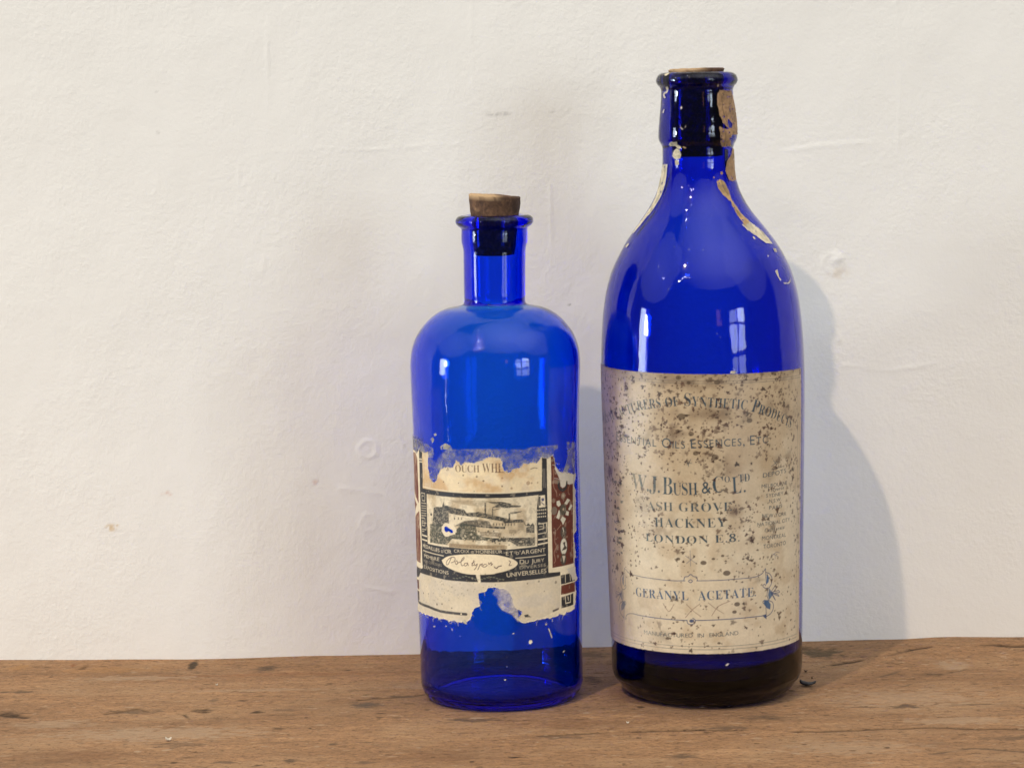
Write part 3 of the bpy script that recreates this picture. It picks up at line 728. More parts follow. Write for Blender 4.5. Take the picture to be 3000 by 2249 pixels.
for tx, a, b, h, st in (('DEPOTS', (1658, 162), (1885, 112), 12.5, 'sans'), ('MELBOURNE', (1645, 266), (1895, 227), 10.5, 'sans'), ('Victoria', (1705, 300), (1865, 272), 9.5, 'italic'), ('SYDNEY', (1688, 356), (1857, 331), 10, 'sans'), ('N.S.W.', (1718, 410), (1842, 385), 10, 'sans'),
        ('PARIS', (1718, 476), (1845, 455), 10.5, 'sans'), ('NEW YORK', (1650, 556), (1887, 531), 10.5, 'sans'), ('NATIONAL CITY', (1603, 642), (1920, 588), 10.5, 'sans'), ('California', (1675, 695), (1868, 662), 10.5, 'italic'), ('MONTREAL', (1648, 776), (1882, 740), 11, 'sans'), ('TORONTO', (1662, 858), (1880, 818), 11.5, 'sans')):
    T(tx, C8(a, ((a[0]+b[0])/2+6, (a[1]+b[1])/2+5), b), h, style=st, gap=.12, k=1.25)
FN = TL.noise(900, 22, 2)
for y in (210, 335, 395, 460, 520, 600, 680, 750, 800, 895):      # faint left column, worn beyond reading
    x0 = 195+(y % 3)*8; ink(TL.mline(TL.uv(C8((x0, y-12), (x0+75, y+8))), 8*TL.k)*sstep(.45, .62, FN), 1.3, (.06, .10, .10))
T('GERANYL', C9((412, 480), (520, 497), (660, 510), (920, 522)), 25.5, style='serif', small=.9, gap=.09, k=1.25, blue=(.03, .085, .17))
T('ACETATE.', C9((1015, 521), (1200, 514), (1300, 507), (1572, 481)), 26, style='serif', small=.9, gap=.09, k=1.25, blue=(.03, .085, .17))
T('MANUFACTURED', C9((490, 848), (600, 865), (720, 876), (962, 882)), 11.5, style='sans', gap=.1, k=.95)
T('IN', C9((1010, 881), (1070, 880)), 11.5, style='sans', k=1.); T('ENGLAND', C9((1123, 878), (1260, 870), (1403, 856)), 11.5, style='sans', gap=.1, k=1.)
BL = (.03, .06, .15)
def SL(wpx, *p, k=1.1, smooth=True, blue=BL):
    q = TL.uv(C9(*p)); q = catmull(q, 6) if smooth and len(q) > 2 else q
    ink(TL.mline(q, max(wpx*TL.k, 1.)), k, blue)
SL(2.0, (300, 210), (345, 258), (430, 286), (600, 314), (750, 330), (885, 332)); SL(2.0, (1000, 332), (1190, 328), (1400, 314), (1570, 293), (1632, 263), (1665, 213))
SL(2, (300, 210), (306, 300), (312, 380), smooth=False); SL(2, (1665, 213), (1672, 365), smooth=False)
SL(2, (875, 325), (885, 295), (915, 290), (940, 270), (968, 290), (1000, 298), (1005, 328)); SL(2, (940, 320), (958, 335), (940, 350), (920, 335), (940, 320))
SL(2.4, (310, 705), (322, 665), (365, 650), (450, 668), (650, 698), (850, 715), (905, 718)); SL(2.4, (985, 717), (1300, 705), (1500, 688), (1640, 672))
SL(2.2, (905, 715), (912, 745), (945, 757), (980, 740), (985, 712), (960, 695)); ink(TL.mpoly(TL.uv(C9((925, 720), (945, 705), (975, 712), (970, 735), (940, 740)))), 1, BL)
for sgn, ox in ((1, 1665), (-1, 300)):
    g = (lambda *p: [(ox+sgn*(x-1665)*(1 if sgn > 0 else .62), y+(10 if sgn < 0 else 0)) for x, y in p])
    SL(2.2, *g((1668, 250), (1705, 265), (1728, 310), (1720, 365), (1690, 405), (1655, 400), (1640, 380), (1655, 365), (1668, 380)))
    ink(TL.mpoly(TL.uv(C9(*g((1678, 262), (1700, 300), (1695, 345), (1672, 370), (1676, 310))))), 1.1, (.05, .12, .24))
    SL(2.0, *g((1690, 405), (1680, 470), (1690, 520), (1650, 555), (1640, 535), (1655, 520))); ink(TL.mpoly(TL.uv(C9(*g((1700, 400), (1720, 430), (1735, 470), (1700, 520), (1690, 470))))), 1.0, (.09, .15, .24))
    SL(2.2, *g((1690, 520), (1735, 545), (1740, 600), (1715, 650), (1670, 680))); ink(TL.mpoly(TL.uv(C9(*g((1650, 520), (1690, 520), (1715, 560), (1710, 610), (1680, 600), (1650, 560))))), 1.1, (.05, .12, .24))
    SL(2.0, *g((1668, 520), (1672, 690)))
    for a in ((1755, 385), (1790, 425), (1785, 465), (1750, 505)):
        SL(1.9, *g((1715, 445), a)); SL(1.9, *g(a, (a[0]+12, a[1]+16), (1730, 455)))
ink(TL.mpoly(TL.uv(C9((1635, 668), (1672, 655), (1675, 706), (1655, 690)))), 1.2, BL)
for p in (((900, 560), (960, 620), (1040, 680)), ((1030, 555), (950, 620), (890, 690)), ((1110, 545), (1180, 600), (1260, 650)), ((1320, 530), (1210, 580), (1145, 670)), ((680, 560), (730, 630), (780, 560))):
    SL(2.0, *p, k=.75, blue=(.20, .11, .08))
for p in (((935, 40), (940, 190)), ((890, 90), (990, 160)), ((985, 90), (900, 165)), ((1720, 100), (1770, 55), (1800, 60)), ((1755, 65), (1760, 120)), ((1735, 70), (1790, 100))):
    SL(1.4, *p, k=.8)
for p in (((910, 1500), (930, 1560)), ((950, 1490), (925, 1550)), ((890, 1520), (960, 1530)), ((1740, 1560), (1800, 1510)), ((1760, 1500), (1790, 1550)), ((1740, 1590), (1850, 1560))):
    ink(TL.mline(TL.uv(C7(*p)), 1.6*TL.k), 1.0)
for o, kk in ((20*TL.k, .8), (26.5*TL.k, .8)):            # double rules
    ink(np.clip(1.0-np.abs(dT-jag*.7-o)/1.3, 0, 1)*(dR > o*.35), kk*1.15)
for o in (22*TL.k, 13*TL.k):
    ink(np.clip(1.1-np.abs(dB-jag-o)/1.3, 0, 1)*(dR > 22*TL.k), .95)
for o in (12*TL.k, 28*TL.k):
    ink(np.clip(1.0-np.abs(dR-jag2-o)/1.3, 0, 1)*(dT > 24*TL.k)*(dB > 24*TL.k), .9)
# foxing: spots of many sizes, thick in the upper half and to the right
foxing(480, 2.8, 6.5, .95, 41, .28, wgt); foxing(1700, 1.5, 3.4, .95, 42, .4, wgt)
for (x, y), r in (((1290, 258), 11), ((1065, 158), 9), ((1215, 938), 5), ((870, 150), 4), ((1390, 560), 9), ((1365, 635), 7), ((720, 890), 6), ((820, 120), 6), ((1160, 120), 5), ((1615, 590), 4), ((770, 490), 5), ((1250, 90), 5), ((1450, 120), 4)):
    TL.blob(C9((x, y))[0], r, (.05, .026, .016), .8, r*.7)
for (x, y), r in (((1190, 1470), 10), ((955, 1240), 8), ((860, 1070), 11), ((1000, 1430), 8), ((1525, 1110), 9), ((380, 715), 5), ((545, 850), 4), ((320, 860), 5), ((300, 1225), 4), ((485, 1050), 4), ((1200, 1080), 5), ((1300, 1050), 4), ((930, 740), 6), ((1210, 735), 9), ((1760, 640), 9), ((1450, 765), 5), ((830, 690), 8)):
    TL.blob(C7((x, y))[0], r, (.06, .035, .02), .7, r*.8)
lift = .00012*(TL.noise(120, 77, 3)-.3)
TL.build('paper_label', PAPER, tb, .00016, lift)

# ---- small bottle label
Z1 = crop(1180, 1300, 6.91); Z2 = crop(1440, 1300, 6.907); Z3 = crop(1180, 1540, 6.907); Z4 = crop(1440, 1540, 5.527); C4 = crop(1180, 1680, 3.948)
_, zz = small.unproj(np.array([1450., 1450.]), np.array([1270., 1835.]))
SLb = Label(small, R_(-105), R_(82), zz[1]-.004, zz[0]+.008)
L = SLb; CREAM = np.array([.85, .74, .53]); BLK = np.array([.030, .030, .034]); REDC = np.array([.135, .034, .021])
lt = L.uv(Z1((205, 130)))[0]; lb = L.uv(C4((190, 430)))[0]
body = np.r_[[[0, lt[1]]], L.uv(Z1((212, 130), (240, 105), (290, 190), (340, 75), (385, 150), (440, 165), (520, 150), (530, 300), (525, 470), (560, 700), (640, 780), (700, 690), (790, 500), (880, 450), (1000, 475), (1090, 320), (1180, 420), (1300, 365), (1450, 395), (1560, 340), (1620, 320), (1700, 265), (1960, 275)) +
     Z2((190, 295), (230, 420), (250, 540), (370, 565), (480, 480), (570, 480), (640, 385), (720, 400), (780, 355), (900, 385), (960, 300), (1050, 265), (1120, 290), (1240, 230), (1275, 290), (1280, 420), (1340, 540), (1420, 580), (1480, 570), (1600, 600), (1690, 590), (1695, 700), (1660, 800), (1690, 950), (1690, 1250), (1700, 1650)) +
     Z4((1370, 75), (1325, 130), (1330, 250), (1360, 430), (1335, 560), (1350, 720), (1380, 850), (1345, 900), (1350, 1000), (1365, 1060), (1340, 1340), (1200, 1405), (1160, 1440), (1100, 1430), (1060, 1470), (960, 1490), (850, 1500), (720, 1530), (560, 1565), (450, 1560), (430, 1500), (490, 1400), (400, 1330)) +
     C4((1290, 380), (1250, 250), (1200, 180), (1080, 165), (985, 172), (950, 205), (880, 225), (875, 290), (900, 370), (825, 400), (790, 520), (740, 560), (650, 552), (545, 548), (480, 520), (420, 522), (300, 480), (190, 430))), [[0, lb[1]]]]
bd = dens(body, 5.)
bd = bd + np.c_[(fbm(bd[:, 0]*.09, bd[:, 1]*.09, 51, 3)-.5), (fbm(bd[:, 0]*.09, bd[:, 1]*.09, 54, 3)-.5)]*11
am = L.mpoly(bd)
def blur(A, n):
    for _ in range(n):
        A = (A+np.roll(A, 1, 0)+np.roll(A, -1, 0)+np.roll(A, 1, 1)+np.roll(A, -1, 1))/5
    return A
soft = blur(am, 22)
fib = L.noise(1500, 55, 3); alpha = np.maximum(am, 0)*np.clip(sstep(.36, .56, soft+.9*(fib-.5)*(soft < .97)+.5*(L.noise(500, 81, 3)-.5)*(soft < .97)), 0, 1)
res = L.mpoly(L.uv(Z1((780, 210), (880, 110), (960, 30), (1010, 110), (1500, 105), (2000, 100)) + Z2((180, 105), (650, 112), (820, 60), (1340, 20), (1345, 80), (1260, 150), (1285, 300), (1000, 480), (300, 620)) + Z1((1700, 600), (800, 600), (700, 720), (560, 740), (530, 300), (680, 330))))
res2 = np.maximum(L.mpoly(L.uv(Z2((1515, -40), (1690, -40), (1690, 640), (1430, 590), (1440, 540), (1500, 400), (1535, 240)))), L.mpoly(np.r_[[[0, lt[1]+60]], L.uv(Z1((330, -90), (520, 10), (620, 90), (640, 220), (540, 280), (380, 180))), [[0, lt[1]-20]]]))
res3 = L.mpoly(L.uv(C4((1040, 230), (1080, 160), (1240, 170), (1330, 400), (1340, 560), (1260, 470), (1150, 420), (1090, 350), (1100, 290))))
rn = L.noise(420, 56, 4); rn2 = L.noise(1700, 57, 3)
rn3 = L.noise(150, 80, 4)
ra = np.clip(blur(res, 6)*(.44+.8*(rn-.5)+.8*(rn3-.5)+.5*(rn2-.5)), 0.0, .75)
ra = np.maximum(ra, blur(res2, 3)*np.clip(.55+1.2*(rn-.5), 0, .8)); r3 = L.uv(C4((1050, 300), (1330, 380))); ra = np.maximum(ra, blur(res3, 8)*np.clip(.35+.6*(L.xx-r3[0, 0])/(r3[1, 0]-r3[0, 0])+.9*(rn-.5)+.4*(rn2-.5), .05, .95))
halo = np.clip(blur(am, 30)*1.2, 0, 1)*(res > 0)*.8*sstep(.4, .65, rn2*.5+rn*.5); ra = np.maximum(ra, halo)
L.a = np.maximum(alpha, ra)
tone = L.noise(90, 58)[..., None]; fine = L.noise(600, 59)[..., None]
L.rgb[:] = CREAM*(.86+.28*fine)*(1-.0*tone)
# warm stained upper panel, greyer lower panel
up = L.mpoly(L.uv(Z1((395, 40)) + Z2((1015, 250), (1015, 945)) + Z1((415, 890))))
lowp = L.mpoly(L.uv(Z3((335, 915)) + Z4((1105, 800), (1115, 1310)) + C4((1500, 560), (180, 440))))
L.put(lowp, (.66, .57, .42), .8); L.put(lowp*sstep(.4, .7, L.noise(200, 60)), (.60, .54, .45), .5)
# black frame
BQ = L.uv(Z1((333, 40)) + Z2((1112, 250), (1130, 1600)) + Z4((920, 790)) + Z3((330, 920), (398, 930)))
L.put(L.mpoly(BQ), BLK)
L.poly(Z3((330, 915), (398, 860)) + Z4((0, 800), (920, 745), (1108, 720), (1108, 800), (600, 872), (0, 912)) + Z3((1500, 1133), (900, 1092), (560, 1005)), BLK)
L.put(up, CREAM*np.array([1, .95, .86])); L.put(up*sstep(.36, .62, L.noise(120, 61, 4)), (.60, .37, .165), .75); L.put(up*sstep(.5, .75, L.noise(240, 62)), (.74, .62, .45), .6)
L.line(Z1((425, 860), (1000, 965), (1600, 990)) + Z2((300, 990), (1005, 920)), 3.4, CREAM, .8)
# remains of lettering at the torn edge
LET = (.13, .065, .04)
L.text('J', Z1((885, 535), (945, 528)), 13, LET, .85, style='serif'); L.text('OUCH', Z1((1070, 565), (1250, 570), (1560, 572)), 20, LET, .85, style='serif', gap=.05); L.text('WHI', Z1((1610, 575), (1850, 576), (1990, 574)), 26, LET, .9, style='serif', gap=.04)
L.line(Z1((1870, 572), (2200, 572)) + Z2((340, 560)), 2.2, LET, .7); L.line(Z2((790, 505), (870, 480), (920, 490)), 2.6, (.1, .07, .05), .8)
L.rgb[:] = np.where((L.mpoly(L.uv(Z1((800, 430), (2100, 250), (2200, 490), (1300, 470), (800, 520))))*(soft < .85))[..., None] > .4, L.rgb*.3+CREAM*.7, L.rgb)
for x, y, r in ((1225, 635, 2.5), (1500, 660, 3.2), (1635, 745, 3), (2010, 855, 2.6), (830, 765, 2), (1450, 955, 1.6), (1130, 790, 1.6)): L.blob(Z1((x, y))[0], r, (.14, .07, .035), .8)
for x, y, r in ((740, 790, 6), (215, 690, 3), (405, 895, 3.5), (810, 790, 3), (930, 780, 2.5)): L.blob(Z2((x, y))[0], r, (.28, .14, .07), .6)
# left red panel and white rules
xl = L.uv(Z1((312, 600)))[0, 0]
redL = np.r_[[[0, lt[1]-15]], L.uv(Z1((265, 170), (300, 280), (318, 700), (335, 1200)) + Z3((370, 300), (372, 745), (290, 690))), [[0, L.uv(Z3((285, 690)))[0, 1]]]]
L.put(L.mpoly(redL), REDC*1.15); L.put(L.mpoly(redL)*sstep(.5, .62, L.noise(900, 63, 3, 260)), (.42, .27, .17), .7)
L.poly(Z1((232, 900), (335, 1200), (345, 1350), (262, 1500), (240, 1400), (300, 1220), (240, 1050)), CREAM, .9)
L.line(Z1((262, 130), (325, 280), (340, 900), (355, 1640)), 4.2, CREAM); L.line(Z3((375, 0), (390, 500), (400, 840)), 4.5, CREAM); L.line(Z3((286, 700), (335, 765), (400, 815)), 9, CREAM)
L.line(Z1((335, 300), (395, 312)), 3, CREAM); L.line(Z1((338, 355), (398, 365)), 2.6, CREAM)
L.poly(Z3((292, 800), (398, 865), (345, 1000), (320, 1040), (296, 1000)), BLK); L.line(Z3((290, 1020), (335, 1075)), 3.4, CREAM); L.poly(Z3((298, 1065), (330, 1090), (338, 1290), (305, 1250)), REDC*.8)
L.line(Z3((280, 1250), (345, 1310)), 4, CREAM); L.poly(Z3((305, 1290), (340, 1320), (345, 1500), (312, 1480)), (.08, .06, .05))
q = L.uv(C4((150, 290), (190, 325), (300, 378), (440, 432), (600, 455), (735, 466))); L.put(L.mline(q, 8.*L.k), BLK*1.3, .95); L.blob(C4((678, 462))[0], 2.5, CREAM)
# Greek key columns
def key(pts, w=2.2): L.line(pts, w, CREAM*.85, .85)
for y0, flip in ((985, 0), (1490, 1)):
    key(Z1((385, y0), (455, y0+15), (455, y0+165), (400, y0+155), (395, y0+60), (430, y0+65)))
for y in (1190, 1245, 1290, 1340, 1390, 1440): key(Z1((385, y), (480, y+12)), 1.8)
key(Z1((395, 1590), (480, 1600))); key(Z3((400, 60), (480, 75), (480, 20))); key(Z3((400, 100), (440, 105)))
L.line(Z3((400, 178), (495, 210)), 4, CREAM); L.line(Z3((400, 265), (498, 298)), 4, CREAM)
for x in (1045, 1075): L.line(Z2((x-5, 500), (x, 760), (x+10, 880)), 2.0, (.33, .29, .24), .8)
# picture panel
L.poly(Z1((490, 1010)) + Z2((0, 1095), (530, 1075), (945, 1030), (915, 1290)) + Z4((738, 322)) + Z4((0, 385)) + Z3((930, 425), (512, 345)), CREAM)
PN = L.mpoly(L.uv(Z1((490, 1010)) + Z2((950, 1035)) + Z4((738, 322)) + Z3((930, 425), (512, 345))))
L.put(PN*sstep(.45, .7, L.noise(160, 64)), (.55, .42, .25), .7)
DKI = (.045, .047, .045)
EN = np.clip(.85+1.1*(L.noise(1700, 65, 3)-.40), .35, 1.08)
E = lambda pts, al=.92, c=DKI: L.put(L.mpoly(L.uv(pts))*EN, c, al)
E(Z1((900, 1130), (1300, 1140), (2200, 1130)) + Z2((0, 1110)) + Z1((1600, 1270), (1250, 1230)), .4, (.25, .19, .12))       # smoky sky
E(Z1((600, 1658), (630, 1290), (680, 1270), (800, 1270), (825, 1155), (850, 1240), (930, 1250), (940, 1658)))
E(Z1((850, 1240), (1250, 1330), (1300, 1400), (1540, 1370), (2060, 1490), (2212, 1540)) + Z2((280, 1540), (290, 1600)) + Z1((2000, 1560), (1560, 1480), (1300, 1460), (950, 1400)))
E(Z2((240, 1540), (620, 1520), (640, 1580), (250, 1600)), .95)
L.poly(Z1((945, 1405), (1330, 1470), (1550, 1490), (1500, 1560), (1240, 1560), (1100, 1650), (945, 1658)), CREAM, .9)
E(Z1((1050, 1658), (1240, 1555), (1500, 1530), (1750, 1560), (1800, 1658)), .8)
E(Z1((1655, 1180), (1690, 1180), (1685, 1430), (1655, 1430))); E(Z1((1810, 1300), (1830, 1300), (1830, 1500), (1805, 1500)))
E(Z1((1690, 1165), (1800, 1170), (2000, 1165), (2212, 1210)) + Z2((380, 1230), (600, 1245), (580, 1280), (200, 1280), (0, 1290)) + Z1((1900, 1230)), .9)
E(Z1((1830, 1330), (1950, 1300), (2212, 1290)) + Z2((300, 1270), (100, 1330), (0, 1340)), .8); E(Z2((340, 1400), (380, 1400), (375, 1540), (345, 1540))); E(Z2((370, 1380), (480, 1370), (620, 1350), (600, 1375), (480, 1405), (390, 1410)), .85)
for x in (1040, 1120, 1180): E(Z1((x, 1480), (x+22, 1482), (x+22, 1530), (x, 1530)), .8)
for x in (30, 90, 150, 210, 270, 330, 390, 450): E(Z2((x, 1600), (x+22, 1600), (x+22, 1655), (x, 1655)), .8)
E(Z2((620, 1540), (640, 1520), (700, 1650), (680, 1658)), .7); E(Z2((700, 1640), (740, 1600), (790, 1640), (830, 1590), (870, 1658), (700, 1658)), .9)
# lower half of the picture (rows from the third crop)
E(Z3((560, -40), (800, -40), (790, 100), (860, 210), (1060, 170), (1100, 60), (1200, -60), (1480, -10), (1510, 170), (1700, 230), (2072, 260), (2072, 310), (1500, 290), (1000, 260), (930, 340), (900, 380), (560, 330)), .9, (.05, .06, .045))
E(Z3((1250, -20), (2072, 10), (2072, 60), (1500, 20)), .95); E(Z3((1560, 110), (2000, 130), (1980, 220), (1560, 190)), .7, (.16, .12, .08))
E(Z4((0, 200), (300, 190), (720, 180), (705, 320), (420, 325), (300, 250), (0, 260)), .92); E(Z4((560, 20), (690, -10), (695, 110), (560, 110)), .85); E(Z4((280, 60), (400, 60), (400, 120), (280, 120)), .5, (.2, .16, .1)); E(Z4((420, -60), (520, -60), (520, 60), (420, 80)), .35, (.25, .2, .13))
for k_ in range(70):
    x, y = rng.uniform(560, 2050), rng.uniform(90, 330); L.blob(Z3((x, y))[0], rng.uniform(1, 3.2), CREAM*.8 if rng.random() < .5 else (.05, .05, .04), .75)
for k_ in range(45):
    x, y = rng.uniform(0, 700), rng.uniform(120, 320); L.blob(Z4((x, y))[0], rng.uniform(1, 3), CREAM*.8 if rng.random() < .5 else (.05, .05, .04), .7)
L.line(Z1((500, 1020), (505, 1640)), 3., CREAM); L.line(Z3((530, 0), (540, 330)), 4.6, CREAM); L.line(Z3((520, 340), (700, 382), (935, 412)), 4.4, CREAM); L.line(Z4((715, -60), (715, 305)), 6, CREAM); L.line(Z4((240, 372), (500, 345), (730, 318)), 4, CREAM)
L.poly(Z3((950, 345), (2072, 385), (2072, 465), (940, 425)), (.42, .31, .18)); L.poly(Z4((0, 320), (250, 320), (250, 372), (0, 385)), (.42, .31, .18)); L.text('MAISON FONDEE EN', Z3((990, 415), (1500, 448), (2050, 455)), 6, (.12, .09, .06), .6)
hat = .5+.5*np.sin(L.yy*2*math.pi*L.PX/.00055+1.5*L.noise(300, 90)); L.put(PN*sstep(.45, .8, hat)*sstep(.30, .6, L.noise(220, 91)), (.12, .10, .07), .26)
L.put(PN*sstep(.55, .66, L.noise(700, 92, 3)), (.10, .09, .065), .22)
L.blob(Z1((580, 1425))[0], 4, BLK)
L.poly(Z3((790, 30), (860, -60), (1000, -20), (1070, 40), (1080, 130), (1000, 165), (900, 215), (830, 170)), CREAM, .95, True)
hole = L.mpoly(catmull(np.r_[L.uv(Z3((845, 25), (880, 5), (940, 45), (1015, 90), (1020, 135), (980, 140), (930, 105), (895, 125), (850, 90))), L.uv(Z3((845, 25)))], 5)[:-1])
# right column
L.poly(Z2((950, 1045), (1075, 1030), (1085, 1270), (955, 1290)), CREAM); L.poly(Z2((955, 1060), (985, 1055), (990, 1240), (960, 1250)), BLK); L.poly(Z2((1000, 1100), (1060, 1090), (1055, 1150), (1010, 1160)), (.10, .10, .18)); L.line(Z2((1005, 1180), (1060, 1230)), 3, (.2, .18, .2))
L.poly(Z2((915, 1300), (1130, 1275), (1135, 1658), (915, 1658)), BLK)
for y in (1340, 1410, 1475):
    for x in range(935, 1110, 38): L.blob(Z2((x, y-(x-935)*.1))[0], 2.1, CREAM, .85)
key(Z2((945, 1620), (1105, 1590), (1105, 1658)), 2.6); key(Z4((895, -60), (885, 105), (755, 130)), 2.6); key(Z4((760, -50), (840, -30), (840, 40), (765, 60)), 2.4); key(Z4((775, 10), (820, 5)), 2.)
L.line(Z4((760, 222), (895, 200)), 4, CREAM); L.line(Z4((755, 298), (900, 268)), 4, CREAM)
# right white rule and red panel
L.poly(Z2((1118, 200), (1196, 200), (1212, 1658)) + Z4((970, 0), (986, 680), (1330, 598), (1365, 640), (1340, 700), (925, 756), (912, 0)), CREAM)
RP = L.mpoly(L.uv(Z2((1196, 200), (1640, 200), (1640, 1600)) + Z4((1320, 300), (1322, 600), (984, 676)) + Z2((1212, 1658)))); L.put(RP, REDC); L.put(RP*sstep(.58, .72, L.noise(700, 66, 3, 1200)), (.09, .03, .02), .6)
RL = (.42, .24, .16)
for p in (Z2((1245, 500), (1250, 700), (1255, 870), (1310, 980), (1320, 1060)), Z2((1600, 780), (1545, 900), (1550, 1000), (1575, 1020)), Z4((1030, 100), (1020, 250), (1045, 330), (1010, 430), (1030, 560), (1010, 600)), Z4((1290, 60), (1300, 200), (1290, 330), (1300, 480)), Z4((1060, 60), (1120, -20))):
    L.line(p, 2.2, RL, .8, True)
L.poly(Z2((1290, 420), (1420, 580), (1690, 580), (1690, 760), (1640, 800), (1560, 820), (1510, 790), (1480, 860), (1430, 890), (1390, 850), (1380, 750), (1340, 640), (1270, 500)), (.68, .62, .52), .95)
q = catmull(L.uv(Z2((1350, 760), (1360, 880), (1430, 935), (1500, 880), (1515, 770))), 6); L.put(L.mline(q, 8*L.k), BLK)
L.line(Z2((1265, 690), (1330, 700), (1405, 745)), 2.2, (.5, .4, .36), .8)
W = (.70, .66, .52)
L.blob(Z2((1445, 1320))[0], 15, (.10, .085, .06)); L.blob(Z2((1445, 1050))[0], 10, (.26, .19, .13)); L.blob(Z2((1445, 1045))[0], 5, (.45, .36, .26)); L.blob(Z2((1265, 1350))[0], 12, (.20, .15, .11))
for a in (((1310, 1160), (1370, 1140), (1400, 1230), (1350, 1270), (1315, 1230)), ((1530, 1100), (1580, 1130), (1520, 1230), (1470, 1200)), ((1600, 1210), (1630, 1250), (1580, 1340), (1545, 1320)), ((1510, 1350), (1560, 1370), (1550, 1450), (1490, 1430)), ((1360, 1330), (1400, 1390), (1360, 1520), (1305, 1490)), ((1430, 1460), (1500, 1510), (1460, 1600), (1440, 1640), (1420, 1580), (1390, 1530))):
    L.poly(Z2(*a), W)
L.line(Z2((1420, 1230), (1380, 1300), (1390, 1420), (1460, 1440), (1510, 1330), (1470, 1240)), 3., (.07, .06, .05)); L.blob(Z2((1450, 1320))[0], 4, (.5, .38, .26))
L.blob(Z4((1160, 100))[0], 14, (.085, .065, .05), .95, 18); L.line(Z4((1150, 30), (1165, 90)), 3, W); L.blob(Z4((1165, 330))[0], 17, (.13, .11, .09), 1, 26); L.blob(Z4((1165, 330))[0], 14.5, W, 1, 23.5)
L.poly(Z4((1150, 270), (1190, 250), (1185, 310), (1215, 350), (1190, 380), (1130, 400), (1170, 330)), (.07, .06, .05)); L.blob(Z4((1160, 540))[0], 13, (.075, .06, .045), 1, 17); L.poly(Z4((1140, 480), (1190, 480), (1165, 600)), (.62, .55, .42))
L.put(np.clip(L.mpoly(L.uv(Z2((1642, 300), (1720, 300), (1720, 1658)) + Z4((1400, 0), (1400, 1400), (1325, 600), (1322, 0)))), 0, 1), (.46, .42, .36), .9)
# white on black lettering
cw = CREAM*.92
L.text("MEDAILLES d'OR", Z3((415, 425), (560, 478), (770, 535), (990, 562)), 10.5, cw, .9, gap=.09, small=.7)
L.text("CROIX d'HONNEUR", Z3((1040, 533), (1350, 546), (1700, 553), (2015, 553)), 9, cw, .85, gap=.14, small=.7)
L.text("ET d'ARGENT", Z4((235, 476), (500, 456), (870, 415)), 11, cw, .9, gap=.11, small=.7)
L.line(Z3((425, 490), (620, 555), (830, 602)), 2.4, cw); L.line(Z4((390, 520), (640, 497), (872, 465)), 2.0, cw)
L.text('MEMBRE', Z3((440, 628), (590, 680), (745, 708)), 10, cw, .85, gap=.09); L.text('HORS CONCOURS', Z3((430, 715), (600, 775), (790, 822)), 7, cw, .45, gap=.1); L.text('EXPOSITIONS', Z3((435, 848), (650, 925), (930, 982)), 10, cw, .85, gap=.12)
L.text('Du Jury', Z4((455, 612), (650, 600), (852, 572)), 12, cw, .85, gap=.1, small=.8); L.text('DIVERSES', Z4((455, 697), (650, 680), (880, 650)), 8.5, cw, .5, gap=.12); L.text('UNIVERSELLES', Z4((248, 828), (500, 800), (885, 755)), 12, cw, .9, gap=.1)
el = Z3((795, 690), (900, 620), (1100, 585), (1450, 568), (1850, 582)) + Z4((150, 482), (350, 540), (422, 600), (390, 655), (250, 722), (50, 770)) + Z3((1900, 963), (1560, 985), (1250, 962), (1000, 880), (840, 780))
L.poly(el, CREAM*np.array([1, .98, .95]), 1, True)
L.poly(Z3((1480, 990), (1560, 960), (1580, 1130), (1540, 1160), (1500, 1060)), CREAM, .9)
for x in range(1020, 2070, 62):
    y = 1035+25*math.sin(x)-(x-1500)**2/60000.+20*(x > 1300); L.line(Z3((x, y), (x+34, y+6)), 2.4, (.28, .29, .20), .6)
HW = lambda *p: L.line(Z3(*p), 2.1, (.09, .045, .045), .92, True)
HW((985, 640), (960, 700), (920, 775), (890, 780), (885, 740), (930, 670), (1000, 630), (1055, 640), (1060, 690), (1020, 730), (980, 740)); HW((1055, 720), (1085, 775), (1115, 750), (1100, 700), (1075, 715)); HW((1110, 745), (1180, 720), (1240, 660), (1245, 635), (1215, 650), (1180, 740), (1200, 800), (1235, 790)); HW((1300, 745), (1250, 760), (1260, 805), (1300, 790), (1310, 745), (1330, 800))
HW((1440, 690), (1420, 750), (1400, 800), (1440, 790)); HW((1395, 760), (1460, 715)); HW((1450, 750), (1465, 800), (1510, 765), (1490, 830), (1450, 885)); HW((1570, 770), (1545, 830), (1520, 885)); HW((1575, 790), (1610, 760), (1600, 810)); HW((1690, 770), (1650, 775), (1620, 820), (1670, 825), (1710, 790)); HW((1740, 740), (1745, 775), (1790, 735), (1790, 795), (1820, 760)); HW((1850, 820), (1890, 850), (1920, 830), (1990, 800))
L.line(Z4((285, 560), (305, 580), (285, 635), (320, 635)), 2.3, (.08, .04, .045), .92, True); L.line(Z4((50, 670), (85, 685), (110, 655), (160, 645)), 2.4, (.09, .05, .05), .9, True)
